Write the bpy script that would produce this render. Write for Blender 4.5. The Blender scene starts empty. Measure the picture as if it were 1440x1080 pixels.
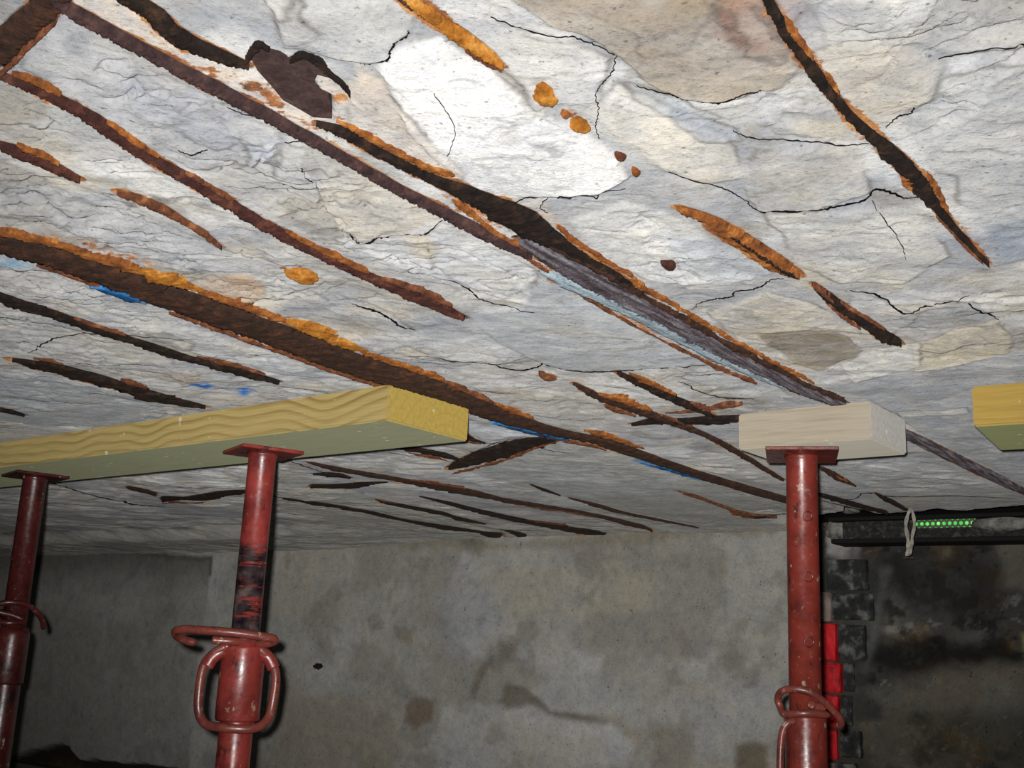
import bpy, bmesh, math, random
import numpy as np
from mathutils import Vector, Matrix

sc = bpy.context.scene
COL = sc.collection
random.seed(7)

# ------------------------------------------------------------------ camera, world, lights, exposure
FPX, PITCH, ROLL, TH = 1550.0, 0.2314, 0.0455, 0.9374     # focal length in pixels of a 1440 wide frame
CAMZ, HC = 1.5, 0.355                                      # camera height, ceiling above the camera
ZC = CAMZ + HC
UW = 3.0                                                   # back wall distance along the joist direction
U = np.array([math.cos(TH), math.sin(TH)]); V = np.array([-math.sin(TH), math.cos(TH)])
RM = Matrix.Rotation(math.pi/2 + PITCH, 3, 'X') @ Matrix.Rotation(ROLL, 3, 'Z')
cam = bpy.data.cameras.new('camera'); camo = bpy.data.objects.new('camera', cam); COL.objects.link(camo)
camo.matrix_world = Matrix.Translation((0, 0, CAMZ)) @ RM.to_4x4()
cam.sensor_fit = 'HORIZONTAL'; cam.sensor_width = 36.0; cam.lens = FPX/1440*36.0; cam.clip_start = 0.02
sc.camera = camo

wld = bpy.data.worlds.new('world'); sc.world = wld; wld.use_nodes = True
bg = wld.node_tree.nodes['Background']; bg.inputs[0].default_value = (0.80, 0.88, 1.0, 1); bg.inputs[1].default_value = 0.03

FWD = RM @ Vector((0, 0, -1)); RGT = RM @ Vector((1, 0, 0)); UPV = RM @ Vector((0, 1, 0))
CP = Vector((0, 0, CAMZ))
fl = bpy.data.lights.new('camera_flash', 'SPOT'); fl.energy = 410; fl.color = (1.0, 0.985, 0.955)
fl.spot_size = math.radians(92); fl.spot_blend = 0.9; fl.shadow_soft_size = 0.008
fl.use_nodes = True
_nt = fl.node_tree; _em = _nt.nodes['Emission']; _fo = _nt.nodes.new('ShaderNodeLightFalloff')
_fo.inputs['Strength'].default_value = 1.0; _fo.inputs['Smooth'].default_value = 6.5
_nt.links.new(_fo.outputs['Quadratic'], _em.inputs['Strength'])
flo = bpy.data.objects.new('camera_flash', fl); COL.objects.link(flo)
flo.location = CP - RGT*0.018 + UPV*0.022 - FWD*0.01
flo.rotation_euler = (FWD + RGT*0.06 + UPV*0.16).to_track_quat('-Z', 'Y').to_euler()
# unseen fill light added behind the camera to even out the ceiling
wk = bpy.data.lights.new('fill_light', 'AREA'); wk.energy = 2.5; wk.size = 0.7; wk.color = (1.0, 0.96, 0.92)
fillo = bpy.data.objects.new('fill_light', wk); COL.objects.link(fillo)
fillo.location = (-0.3, -0.9, 0.8)
fillo.rotation_euler = (Vector((0.35, 1.6, 1.9)) - fillo.location).to_track_quat('-Z', 'Y').to_euler()

sc.view_settings.view_transform = 'Standard'; sc.view_settings.look = 'None'
sc.view_settings.gamma = 1.0; sc.view_settings.use_curve_mapping = False
sc.view_settings.exposure = 0.0

# ------------------------------------------------------------------ helpers: pixels to places
def ray(px, py):
    return RM @ Vector(((px-720)/FPX, (540-py)/FPX, -1))
def at(px, py, z=HC):                     # point on the horizontal plane z above the camera
    d = ray(px, py); t = z/d.z
    return Vector((d.x*t, d.y*t, CAMZ+z))
def at_wall(px, py, u=UW):                # point on the vertical plane u
    d = ray(px, py); t = u/(d.x*U[0]+d.y*U[1])
    return Vector((d.x*t, d.y*t, CAMZ+d.z*t))
def at_prop(px, py, base, fwd=0.0):       # point beside a prop, in the vertical plane through its axis facing the camera
    h = Vector((base[0], base[1], 0)).normalized()
    D = math.hypot(base[0], base[1]) - fwd
    d = ray(px, py); t = D/(d.x*h.x+d.y*h.y)
    return Vector((d.x*t, d.y*t, CAMZ+d.z*t))
def uv3(u, v, z):
    return Vector((u*U[0]+v*V[0], u*U[1]+v*V[1], z))
def lin(c):
    return tuple(((x/255)/12.92 if x/255 <= .04045 else ((x/255+.055)/1.055)**2.4) for x in c)

# ------------------------------------------------------------------ helpers: numpy noise
def _h(ix, iy, s):
    n = (ix.astype(np.int64)*374761393 + iy.astype(np.int64)*668265263 + s*1274126177) & 0x7fffffff
    n = ((n ^ (n >> 13))*1274126177) & 0x7fffffff
    return ((n ^ (n >> 16)) & 0xffff)/32767.5 - 1.0
def noise(x, y, s=0):
    fx = np.floor(x); fy = np.floor(y); ix = fx.astype(np.int64); iy = fy.astype(np.int64)
    tx = x-fx; ty = y-fy
    tx = tx*tx*tx*(tx*(tx*6-15)+10); ty = ty*ty*ty*(ty*(ty*6-15)+10)
    a = _h(ix, iy, s); b = _h(ix+1, iy, s); c = _h(ix, iy+1, s); d = _h(ix+1, iy+1, s)
    return (a*(1-tx)+b*tx)*(1-ty) + (c*(1-tx)+d*tx)*ty
def fbm(x, y, o=4, s=0, g=.5):
    r = 0; a = 1; t = 0
    for i in range(o):
        r = r + a*noise(x+i*17.3, y-i*9.1, s+i*31); t += a; a *= g; x = x*2.03; y = y*2.03
    return r/t
def sst(a, b, x):
    t = np.clip((x-a)/(b-a), 0, 1); return t*t*(3-2*t)
def seg_dist(X, Y, pts, ws=None):
    """distance to a polyline, and the width there"""
    best = np.full(X.shape, 1e9); bw = np.zeros(X.shape)
    for i in range(len(pts)-1):
        ax, ay = pts[i][0], pts[i][1]; bx, by = pts[i+1][0], pts[i+1][1]
        dx, dy = bx-ax, by-ay; L = dx*dx+dy*dy+1e-12
        t = np.clip(((X-ax)*dx+(Y-ay)*dy)/L, 0, 1)
        d = np.hypot(X-ax-t*dx, Y-ay-t*dy)
        m = d < best; best = np.where(m, d, best)
        if ws is not None: bw = np.where(m, ws[i]*(1-t)+ws[i+1]*t, bw)
    return best, bw
def poly_sd(X, Y, poly):
    """signed distance, positive inside"""
    n = len(poly); ins = np.zeros(X.shape, bool)
    for i in range(n):
        ax, ay = poly[i]; bx, by = poly[(i+1) % n]
        c = ((ay > Y) != (by > Y))
        with np.errstate(divide='ignore', invalid='ignore'):
            xi = (bx-ax)*(Y-ay)/(by-ay if by != ay else 1e-12)+ax
        ins ^= c & (X < xi)
    d, _ = seg_dist(X, Y, list(poly)+[poly[0]])
    return np.where(ins, d, -d)

# ------------------------------------------------------------------ helpers: objects
def tag(o, label=None, cat=None, group=None, kind=None):
    if label: o['label'] = label
    if cat: o['category'] = cat
    if group: o['group'] = group
    if kind: o['kind'] = kind
    return o
def link(name, me, parent=None, mat=None):
    o = bpy.data.objects.new(name, me); COL.objects.link(o)
    if parent is not None: o.parent = parent
    if mat is not None: me.materials.append(mat)
    return o
def np_mesh(name, co, quads, col=None, smooth=True):
    me = bpy.data.meshes.new(name)
    nv, nf = len(co), len(quads)
    me.vertices.add(nv); me.vertices.foreach_set('co', np.ascontiguousarray(co, np.float32).ravel())
    k = quads.shape[1]
    me.loops.add(nf*k); me.loops.foreach_set('vertex_index', np.ascontiguousarray(quads, np.int32).ravel())
    me.polygons.add(nf); me.polygons.foreach_set('loop_start', np.arange(0, nf*k, k, dtype=np.int32))
    me.polygons.foreach_set('use_smooth', np.full(nf, smooth, bool))
    me.update(calc_edges=True)
    if col is not None:
        a = me.color_attributes.new('Col', 'FLOAT_COLOR', 'POINT')
        a.data.foreach_set('color', np.ascontiguousarray(col, np.float32).ravel())
    return me
def bm_obj(name, bm, mat, parent=None, smooth=False):
    bmesh.ops.recalc_face_normals(bm, faces=bm.faces)
    me = bpy.data.meshes.new(name); bm.to_mesh(me); bm.free()
    if smooth:
        for p in me.polygons: p.use_smooth = True
    return link(name, me, parent, mat)
def ring_loft(bm, rings, cap=True):
    vs = [[bm.verts.new(p) for p in r] for r in rings]
    n = len(rings[0])
    for a, b in zip(vs[:-1], vs[1:]):
        for i in range(n):
            bm.faces.new((a[i], a[(i+1) % n], b[(i+1) % n], b[i]))
    if cap:
        bm.faces.new(vs[0][::-1]); bm.faces.new(vs[-1])
    return vs
def lathe(bm, prof, cx, cy, n=40):
    """profile of (radius, z) from top to bottom"""
    rings = [[Vector((cx+r*math.cos(2*math.pi*i/n), cy+r*math.sin(2*math.pi*i/n), z)) for i in range(n)] for r, z in prof]
    ring_loft(bm, rings)
def catmull(P, n=8):
    P = [Vector(p) for p in P]; out = []
    Q = [P[0]*2-P[1]] + P + [P[-1]*2-P[-2]]
    for i in range(1, len(Q)-2):
        for k in range(n):
            t = k/n; a, b, c, d = Q[i-1], Q[i], Q[i+1], Q[i+2]
            out.append(.5*((2*b)+(c-a)*t+(2*a-5*b+4*c-d)*t*t+(3*b-a-3*c+d)*t**3))
    out.append(P[-1]); return out
def sweep(bm, path, r, n=10, flat=1.0, up=Vector((0, 0, 1))):
    rings = []
    for i, p in enumerate(path):
        t = (path[min(i+1, len(path)-1)]-path[max(i-1, 0)]).normalized()
        a = t.cross(up)
        if a.length < 1e-3: a = t.cross(Vector((1, 0, 0)))
        a.normalize(); b = a.cross(t).normalized()
        rr = r if not callable(r) else r(i/(len(path)-1))
        rings.append([p+a*rr*math.cos(2*math.pi*k/n)+b*rr*flat*math.sin(2*math.pi*k/n) for k in range(n)])
    ring_loft(bm, rings)
def box_uvz(bm, u0, u1, v0, v1, z0, z1, bev=0.0):
    c = [uv3(u, v, z) for u in (u0, u1) for v in (v0, v1) for z in (z0, z1)]
    vs = [bm.verts.new(p) for p in c]
    fs = [bm.faces.new([vs[i] for i in f]) for f in ((0, 1, 3, 2), (4, 6, 7, 5), (0, 4, 5, 1), (2, 3, 7, 6), (0, 2, 6, 4), (1, 5, 7, 3))]
    if bev:
        es = list({e for f in fs for e in f.edges})
        bmesh.ops.bevel(bm, geom=es, offset=bev, segments=2, affect='EDGES', profile=.6)

# ------------------------------------------------------------------ helpers: materials
class NT:
    def __init__(s, name, rough=.8, spec=.3):
        s.m = bpy.data.materials.new(name); s.m.use_nodes = True; s.t = s.m.node_tree
        s.b = s.t.nodes['Principled BSDF']; s.b.inputs['Roughness'].default_value = rough
        s.b.inputs['Specular IOR Level'].default_value = spec
        s.co = s.t.nodes.new('ShaderNodeTexCoord')
    def n(s, typ, **kw):
        nd = s.t.nodes.new('ShaderNode'+typ)
        for k, v in kw.items():
            if k in nd.inputs: s.put(nd.inputs[k], v)
            else: setattr(nd, k, v)
        return nd
    def put(s, inp, v):
        if isinstance(v, bpy.types.NodeSocket): s.t.links.new(v, inp)
        else: inp.default_value = v
    def map(s, scale=(1, 1, 1), rot=(0, 0, 0), loc=(0, 0, 0), src='Object'):
        nd = s.n('Mapping'); s.t.links.new(s.co.outputs[src], nd.inputs[0])
        nd.inputs['Scale'].default_value = scale; nd.inputs['Rotation'].default_value = rot; nd.inputs['Location'].default_value = loc
        return nd.outputs[0]
    def noise(s, scale, vec=None, detail=4, rough=.55, dist=0):
        return s.n('TexNoise', Vector=vec if vec is not None else s.co.outputs['Object'], Scale=scale, Detail=detail, Roughness=rough, Distortion=dist).outputs['Fac']
    def ramp(s, fac, stops):
        nd = s.n('ValToRGB'); s.put(nd.inputs[0], fac); cr = nd.color_ramp
        while len(cr.elements) > 1: cr.elements.remove(cr.elements[-1])
        for i, (p, c) in enumerate(stops):
            e = cr.elements[0] if i == 0 else cr.elements.new(p)
            e.position = p; c = c if isinstance(c, (tuple, list)) else (c, c, c); e.color = tuple(c[:3])+(1,)
        return nd.outputs[0]
    def mix(s, fac, a, b, blend='MIX'):
        nd = s.n('Mix', data_type='RGBA', blend_type=blend)
        s.put(nd.inputs[0], fac)
        for i, x in ((6, a), (7, b)):
            if isinstance(x, (tuple, list)): x = tuple(x[:3])+(1,)
            s.put(nd.inputs[i], x)
        return nd.outputs[2]
    def math(s, op, a, b=0.0):
        nd = s.n('Math', operation=op); s.put(nd.inputs[0], a); s.put(nd.inputs[1], b); return nd.outputs[0]
    def bump(s, h, strength=.5, dist=.002, prev=None):
        nd = s.n('Bump', Strength=strength, Distance=dist, Height=h)
        if prev is not None: s.t.links.new(prev, nd.inputs['Normal'])
        return nd.outputs[0]
    def out(s, col=None, rough=None, normal=None, metal=None):
        if col is not None: s.put(s.b.inputs['Base Color'], col if not isinstance(col, tuple) else col[:3]+(1,))
        if rough is not None: s.put(s.b.inputs['Roughness'], rough)
        if normal is not None: s.put(s.b.inputs['Normal'], normal)
        if metal is not None: s.put(s.b.inputs['Metallic'], metal)
        return s.m

def mat_plaster(name, grain=1.0, drough=1.0, rust=False):
    t = NT(name, .95, .1); t.b.inputs['Diffuse Roughness'].default_value = drough
    vcn = t.n('VertexColor', layer_name='Col'); vc = vcn.outputs[0]
    n0 = t.noise(24*grain, detail=6, rough=.7, dist=.6); n1 = t.noise(70*grain, detail=6, rough=.7); n2 = t.noise(300*grain, detail=5, rough=.65)
    c = t.mix(1, vc, t.ramp(n0, [(.28, (.72, .74, .78)), (.42, (.92, .93, .96)), (.55, (1.02, 1.01, 1)), (.72, (1.12, 1.10, 1.06))]), 'MULTIPLY')
    c = t.mix(1, c, t.ramp(n1, [(.25, .74), (.45, .96), (.7, 1.10)]), 'MULTIPLY')
    c = t.mix(1, c, t.ramp(n2, [(.26, .66), (.44, .97), (.72, 1.10)]), 'MULTIPLY')
    pits = t.ramp(t.noise(150*grain, detail=3), [(.27, .4), (.33, 1)])
    c = t.mix(.8, c, t.mix(1, c, pits, 'MULTIPLY'))
    if rust:                                       # rust bloom: soft mask kept in the alpha of Col, broken up by grain
        g = t.math('ADD', t.math('MULTIPLY', t.math('SUBTRACT', t.noise(110, detail=6, rough=.75), .5), 1.9), vcn.outputs[1])
        k = t.ramp(g, [(.40, 0), (.62, .95)])
        rc = t.ramp(t.noise(38, detail=5, rough=.65), [(.3, lin((92, 56, 38))), (.45, lin((150, 92, 50))), (.58, lin((182, 122, 66))), (.72, lin((204, 166, 120)))])
        rc = t.mix(1, rc, t.ramp(n2, [(.3, .6), (.55, 1.05)]), 'MULTIPLY')
        c = t.mix(k, c, rc)
    b = t.bump(n0, .5, .006); b = t.bump(n1, .6, .004, b); b = t.bump(n2, .55, .0016, b)
    return t.out(c, normal=b)
def mat_rust(name, dark, mid, bright, thr=.6, rough=.85):
    t = NT(name, rough, .25); t.b.inputs['Diffuse Roughness'].default_value = .8
    n1 = t.noise(70, detail=6, rough=.65); n2 = t.noise(300, detail=5, rough=.7)
    c = t.ramp(n1, [(.3, dark), (.52, mid), (thr+.08, bright)])
    c = t.mix(1, c, t.ramp(n2, [(.3, .55), (.5, 1), (.75, 1.35)]), 'MULTIPLY')
    b = t.bump(n1, .35, .002); b = t.bump(n2, .6, .0012, b)
    return t.out(c, normal=b)

M = {}
M['ceiling'] = mat_plaster('broken_plaster', 1.0, 1.0, True)
M['wall'] = mat_plaster('cement_render', .55, .7)
M['soot'] = mat_plaster('sooted_brickwork', .5, .6)
M['crack'] = NT('crack_shade', 1, 0).out(lin((34, 30, 32)))  # dark colour standing in for the shade inside the cracks
M['bar_dark'] = mat_rust('dark_rust', lin((40, 30, 26)), lin((62, 44, 36)), lin((100, 62, 42)), .66)
M['bar_black'] = mat_rust('black_rust', lin((24, 20, 19)), lin((38, 30, 27)), lin((84, 60, 42)), .72)
M['bar_red'] = mat_rust('red_brown_rust', lin((48, 31, 30)), lin((76, 45, 40)), lin((122, 76, 56)), .66)
M['crust'] = mat_rust('orange_rust_crust', lin((84, 50, 32)), lin((146, 88, 44)), lin((186, 124, 62)), .58)
M['crust_brown'] = mat_rust('brown_rust_crust', lin((66, 42, 34)), lin((112, 68, 46)), lin((160, 106, 70)), .6)
M['steel_grey'] = mat_rust('grey_scaled_steel', lin((70, 62, 64)), lin((104, 96, 98)), lin((140, 134, 134)), .62)
def mat_streak(name, a_, b_, c_, e_):
    t = NT(name, .85, .25); t.b.inputs['Diffuse Roughness'].default_value = .8
    m1 = t.map(rot=(0, 0, -TH)); m2 = t.n('Mapping', Vector=m1); m2.inputs['Scale'].default_value = (14, 170, 60)
    n1 = t.noise(1.0, m2.outputs[0], 5, .65); n2 = t.noise(260, detail=5, rough=.7)
    c = t.ramp(n1, [(.3, a_), (.44, b_), (.56, c_), (.7, e_)])
    c = t.mix(1, c, t.ramp(n2, [(.3, .55), (.5, 1), (.75, 1.35)]), 'MULTIPLY')
    return t.out(c, normal=t.bump(n2, .6, .0015, t.bump(n1, .4, .002)))
M['steel_grey'] = mat_streak('streaked_scaled_steel', lin((46, 40, 42)), lin((74, 64, 68)), lin((104, 98, 104)), lin((140, 142, 148)))
M['plank_blue'] = mat_streak('flaking_blue_grey_paint', lin((84, 92, 100)), lin((126, 142, 152)), lin((156, 172, 180)), lin((182, 192, 194)))
M['plank_blue_old'] = mat_rust('blue_grey_flaking_paint', lin((112, 122, 128)), lin((146, 160, 168)), lin((176, 188, 192)), .6)
M['plate_brown'] = mat_rust('brown_steel_plate', lin((50, 38, 38)), lin((70, 54, 52)), lin((92, 72, 66)), .7)
M['ochre'] = mat_rust('ochre_rust_lump', lin((118, 70, 28)), lin((176, 114, 42)), lin((206, 150, 74)), .58)

# ------------------------------------------------------------------ data: rusted bars (pixel path, width, look, crust runs, label)
# crust run: (start, end, width px, side offset in bar widths: - is towards the top of the picture, material)
BARS = [
 # name, path [(x, y, width)...], material, crusts, category, label
 ('cross_beam', [(-70,134,50),(0,70,48),(40,32,46),(72,0,44),(110,-36,44)], 'bar_dark', [(.1,.75,8,.5,'crust_brown')], 'beam', 'wide dark brown rusted cross beam in the top left corner of the ceiling'),
 ('steel_bar', [(0,105,17),(40,118,18),(130,165,18),(200,215,18),(270,255,18),(365,312,17),(430,347,13),(520,390,12),(585,415,20),(652,447,20)], 'bar_red', [(.02,.12,8,-.6,'crust'),(.22,.34,8,-.55,'crust'),(.4,.5,5,-.5,'crust_brown'),(.62,.8,8,-.6,'crust'),(.83,.97,7,-.5,'crust_brown')], 'bar', 'straight red brown bar running just below the main joist, ending at mid ceiling'),
 ('steel_bar', [(-20,195,16),(20,210,16),(62,228,15),(112,252,11)], 'bar_red', [(.3,.75,9,-.7,'crust')], 'bar', 'short red brown bar stub at the left edge with an orange patch above it'),
 ('rust_streak', [(165,269,9),(195,280,10),(225,292,12),(260,311,6),(285,326,8),(312,347,5)], 'crust_brown', [], 'bar', 'thin broken orange bar showing through plaster between two long bars at left'),
 ('steel_bar', [(-20,408,18),(30,428,16),(75,442,13),(130,462,11),(200,483,10),(260,503,12),(330,520,13),(392,538,9)], 'bar_black', [(.3,.48,6,-.6,'crust_brown'),(.72,.95,7,-.6,'crust_brown')], 'bar', 'thin black bar running from the left edge to above the long yellow timber'),
 ('steel_bar', [(18,506,12),(60,514,17),(110,527,18),(160,541,18),(220,560,17),(288,573,8)], 'bar_black', [(.1,.25,5,-.6,'crust_brown'),(.55,.7,5,-.6,'crust_brown')], 'bar', 'thick black bar just above the left part of the long yellow timber'),
 ('steel_bar', [(-20,572,8),(5,577,8),(34,585,5)], 'bar_black', [], 'bar', 'tiny black bar end at the left edge above the timber'),
 ('steel_bar', [(1066,-30,16),(1085,8,18),(1104,42,20),(1130,78,20),(1160,122,18),(1190,155,13),(1220,186,18),(1252,217,25),(1275,236,22),(1290,255,26),(1308,280,20),(1330,306,11),(1352,331,10),(1391,371,6)], 'bar_black', [(.12,.26,9,-.55,'crust'),(.31,.38,12,-.7,'crust'),(.66,.71,14,.45,'crust'),(.7,.82,9,-.75,'crust'),(.8,.98,5,.4,'crust_brown')], 'bar', 'long black bar crossing the top right of the ceiling with orange rust on it'),
 ('steel_bar', [(552,-22,14),(575,-2,16),(600,16,20),(630,38,20),(660,58,20),(690,80,16),(708,91,8)], 'ochre', [(0,.2,6,.2,'bar_dark'),(.7,1,6,.5,'crust_brown')], 'bar', 'orange bar at top centre reaching down to the brightest plaster slab'),
 ('steel_bar', [(952,291,9),(975,299,11),(1000,310,18),(1030,330,24),(1070,356,27),(1095,374,24),(1124,388,8)], 'crust', [(.42,.99,9,-.02,'bar_black')], 'bar', 'short orange and black bar at right between two long bars'),
 ('steel_bar', [(1142,398,9),(1160,413,12),(1190,438,15),(1230,463,17),(1250,478,20),(1267,484,11)], 'bar_black', [(0,.25,9,-.1,'crust_brown'),(.3,.8,5,-.55,'crust_brown'),(.2,.6,4,.5,'crust_brown')], 'bar', 'short black bar at right above the pale wooden block'),
 ('steel_bar', [(868,523,9),(895,536,11),(930,554,12),(965,569,12),(1003,585,8)], 'bar_black', [(.1,.6,7,-.7,'crust'),(.75,.95,8,-.6,'crust_brown')], 'bar', 'thin dark bar with orange edge left of the wooden block, upper of two'),
 ('steel_bar', [(806,538,6),(835,555,9),(870,568,13),(900,578,13),(930,588,12),(970,603,9),(1010,620,8),(1050,644,9),(1102,676,10)], 'bar_dark', [(.12,.36,11,-.5,'crust'),(.16,.3,8,.6,'crust_brown'),(.4,.55,6,-.5,'crust_brown')], 'bar', 'thin dark bar with orange edges passing behind the pale block, lower of two'),
 ('steel_bar', [(888,597,5),(925,592,10),(965,593,11),(1000,591,13),(1045,588,16)], 'bar_black', [(.3,1,4,-1.3,'crust_brown')], 'bar', 'dark cross bar running level into the left end of the pale block'),
 ('steel_bar', [(632,660,14),(660,649,21),(700,637,23),(735,625,23),(760,619,18),(786,615,8)], 'bar_black', [(.0,.7,5,.5,'crust_brown'),(.6,1,4,.4,'crust_brown')], 'bar', 'thick black slanting bar right of the end of the long timber'),
 ('steel_bar', [(545,628,6),(580,632,9),(615,638,9),(644,647,8)], 'bar_black', [(.3,.9,4,.6,'crust_brown')], 'bar', 'black bar emerging from under the end of the long timber'),
 ('steel_bar', [(632,603,9),(648,610,10),(660,617,6),(682,623,3)], 'bar_black', [(.3,.9,4,.6,'crust_brown')], 'bar', 'small black bar stub touching the cut end of the long timber'),
 ('steel_bar', [(432,650,4),(470,659,7),(520,668,8),(560,675,7),(610,683,12),(645,690,13),(690,700,8),(740,709,8),(800,718,7),(860,730,6),(890,738,9),(917,746,5)], 'bar_dark', [(.3,.46,6,-.4,'crust_brown'),(.6,.85,3,.2,'crust_brown')], 'bar', 'longest thin bar near the wall, from the middle prop towards the right prop'),
 ('steel_bar', [(440,667,5),(465,668,9),(492,673,5)], 'bar_black', [], 'bar', 'short black bar just right of the middle prop, above the forked one'),
 ('forked_bar', [(437,686,5),(455,684,9),(490,684,10),(515,680,7),(545,678,3)], 'bar_black', [], 'bar', 'forked black bar near the wall right of the middle prop'),
 ('steel_bar', [(384,697,4),(420,704,6),(470,712,6),(510,719,6),(560,730,4),(600,737,6),(640,744,8),(672,748,4),(690,750,9),(708,755,4)], 'bar_black', [], 'bar', 'thin black bar closest to the back wall right of the middle prop'),
 ('steel_bar', [(528,702,4),(548,708,7),(580,714,6),(610,720,7),(632,725,4),(655,732,7),(682,737,3)], 'bar_black', [(0,.2,4,-.3,'crust_brown')], 'bar', 'broken thin black bar second from the back wall'),
 ('steel_bar', [(590,698,4),(625,706,5),(665,717,7),(700,725,8),(740,734,8),(780,741,9),(820,747,9),(868,753,5)], 'bar_black', [(.55,.75,5,-.5,'crust_brown')], 'bar', 'thin black bar near the wall at centre, just below the longest thin bar'),
 ('steel_bar', [(704,744,4),(728,750,6),(758,757,4)], 'bar_black', [], 'bar', 'tiny dark bar touching the top of the back wall at centre'),
 ('steel_bar', [(746,681,3),(768,690,5),(788,697,3)], 'bar_black', [], 'bar', 'very short thin bar in smooth grey plaster at centre'),
 ('steel_bar', [(800,700,5),(830,708,6),(870,720,5),(920,730,4),(982,742,3)], 'bar_dark', [], 'bar', 'hair thin dark bar reaching the wall between middle and right prop'),
 ('steel_bar', [(952,690,4),(975,697,6),(1000,706,4),(1030,717,5),(1050,725,11),(1075,727,11),(1092,728,4)], 'crust_brown', [(.7,.97,6,0,'bar_black')], 'bar', 'thin brown bar ending in a dark knot beside the right prop'),
 ('steel_bar', [(228,706,4),(245,700,9),(275,702,9),(300,697,11),(325,693,11),(350,690,8)], 'bar_black', [(.0,.5,4,.6,'crust_brown')], 'bar', 'wavy black bar left of the middle prop below the timber'),
 ('steel_bar', [(181,684,5),(192,688,9),(212,693,8),(219,698,3)], 'bar_dark', [], 'bar', 'short brown bar stub below the long timber, left of the wavy bar'),
 ('steel_bar', [(1148,654,8),(1166,664,9),(1182,674,10),(1204,684,3)], 'bar_dark', [(.5,.8,7,-.2,'crust')], 'bar', 'short brown bar just right of the head of the right prop'),
 ('steel_bar', [(1150,694,10),(1175,702,9),(1205,711,8),(1235,718,8),(1250,724,6)], 'bar_black', [], 'bar', 'black bar right of the right prop running into the dark gap, nearer the prop'),
 ('steel_bar', [(1230,693,6),(1250,704,9),(1280,720,9)], 'bar_black', [], 'bar', 'short black bar leading down to the hanging pale strap'),
]
# the two joists, built further down with more parts
J1_LOW = [(60,-24,18),(90,6,18),(110,18,18),(200,66,18),(300,120,18),(360,152,17),(420,184,16),(480,217,14),(560,264,14),(640,305,16),(700,336,18),(748,358,16)]
J1_UP = [(120,-42,22),(165,-14,24),(215,18,26),(235,40,26),(262,58,24),(310,78,20),(350,92,18)]
J1_UP2 = [(445,172,14),(475,181,14),(520,206,14),(560,228,15),(600,247,15),(650,268,22),(690,288,36),(722,305,44),(755,326,34),(800,352,20),(860,385,16),(905,412,14)]
J1_MAIN = [(730,335,22),(780,362,30),(840,396,36),(900,432,36),(960,464,34),(1020,497,30),(1080,525,26),(1130,548,20),(1170,563,16),(1230,592,16),(1290,618,17),(1340,644,18),(1390,668,17),(1470,706,18)]
J1_PLANK = [(760,378,10),(800,397,16),(860,424,18),(910,448,17),(960,475,16),(1010,502,14),(1060,524,10),(1110,546,6)]
J2 = [(-40,328,26),(0,340,28),(40,352,30),(80,362,30),(130,380,32),(170,394,34),(210,410,36),(260,425,36),(340,455,36),(400,476,36),(470,503,34),(540,526,34),(600,545,30),(640,560,24),(700,585,22),(750,600,17),(790,610,14),(840,619,15),(900,640,16),(950,657,13),(1000,673,14),(1050,688,13),(1110,705,12),(1140,713,10)]

def world_poly(path):
    P = [at(x, y) for x, y, w in path]; W = []
    for i, (x, y, w) in enumerate(path):
        a = path[max(i-1, 0)]; b = path[min(i+1, len(path)-1)]
        dx, dy = b[0]-a[0], b[1]-a[1]; L = math.hypot(dx, dy); nx, ny = -dy/L, dx/L
        tw = (at(*b[:2])-at(*a[:2])).normalized(); dw = at(x+nx*w/2, y+ny*w/2)-at(x-nx*w/2, y-ny*w/2)
        W.append(abs(dw.x*-tw.y+dw.y*tw.x)*(.8 if w < 22 else .92))
    W[0] *= .5; W[-1] *= .5
    return [(p.x, p.y) for p in P], W

# ------------------------------------------------------------------ ceiling surface
def px_poly(pts): return [(p.x, p.y) for p in (at(x, y) for x, y in pts)]
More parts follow.
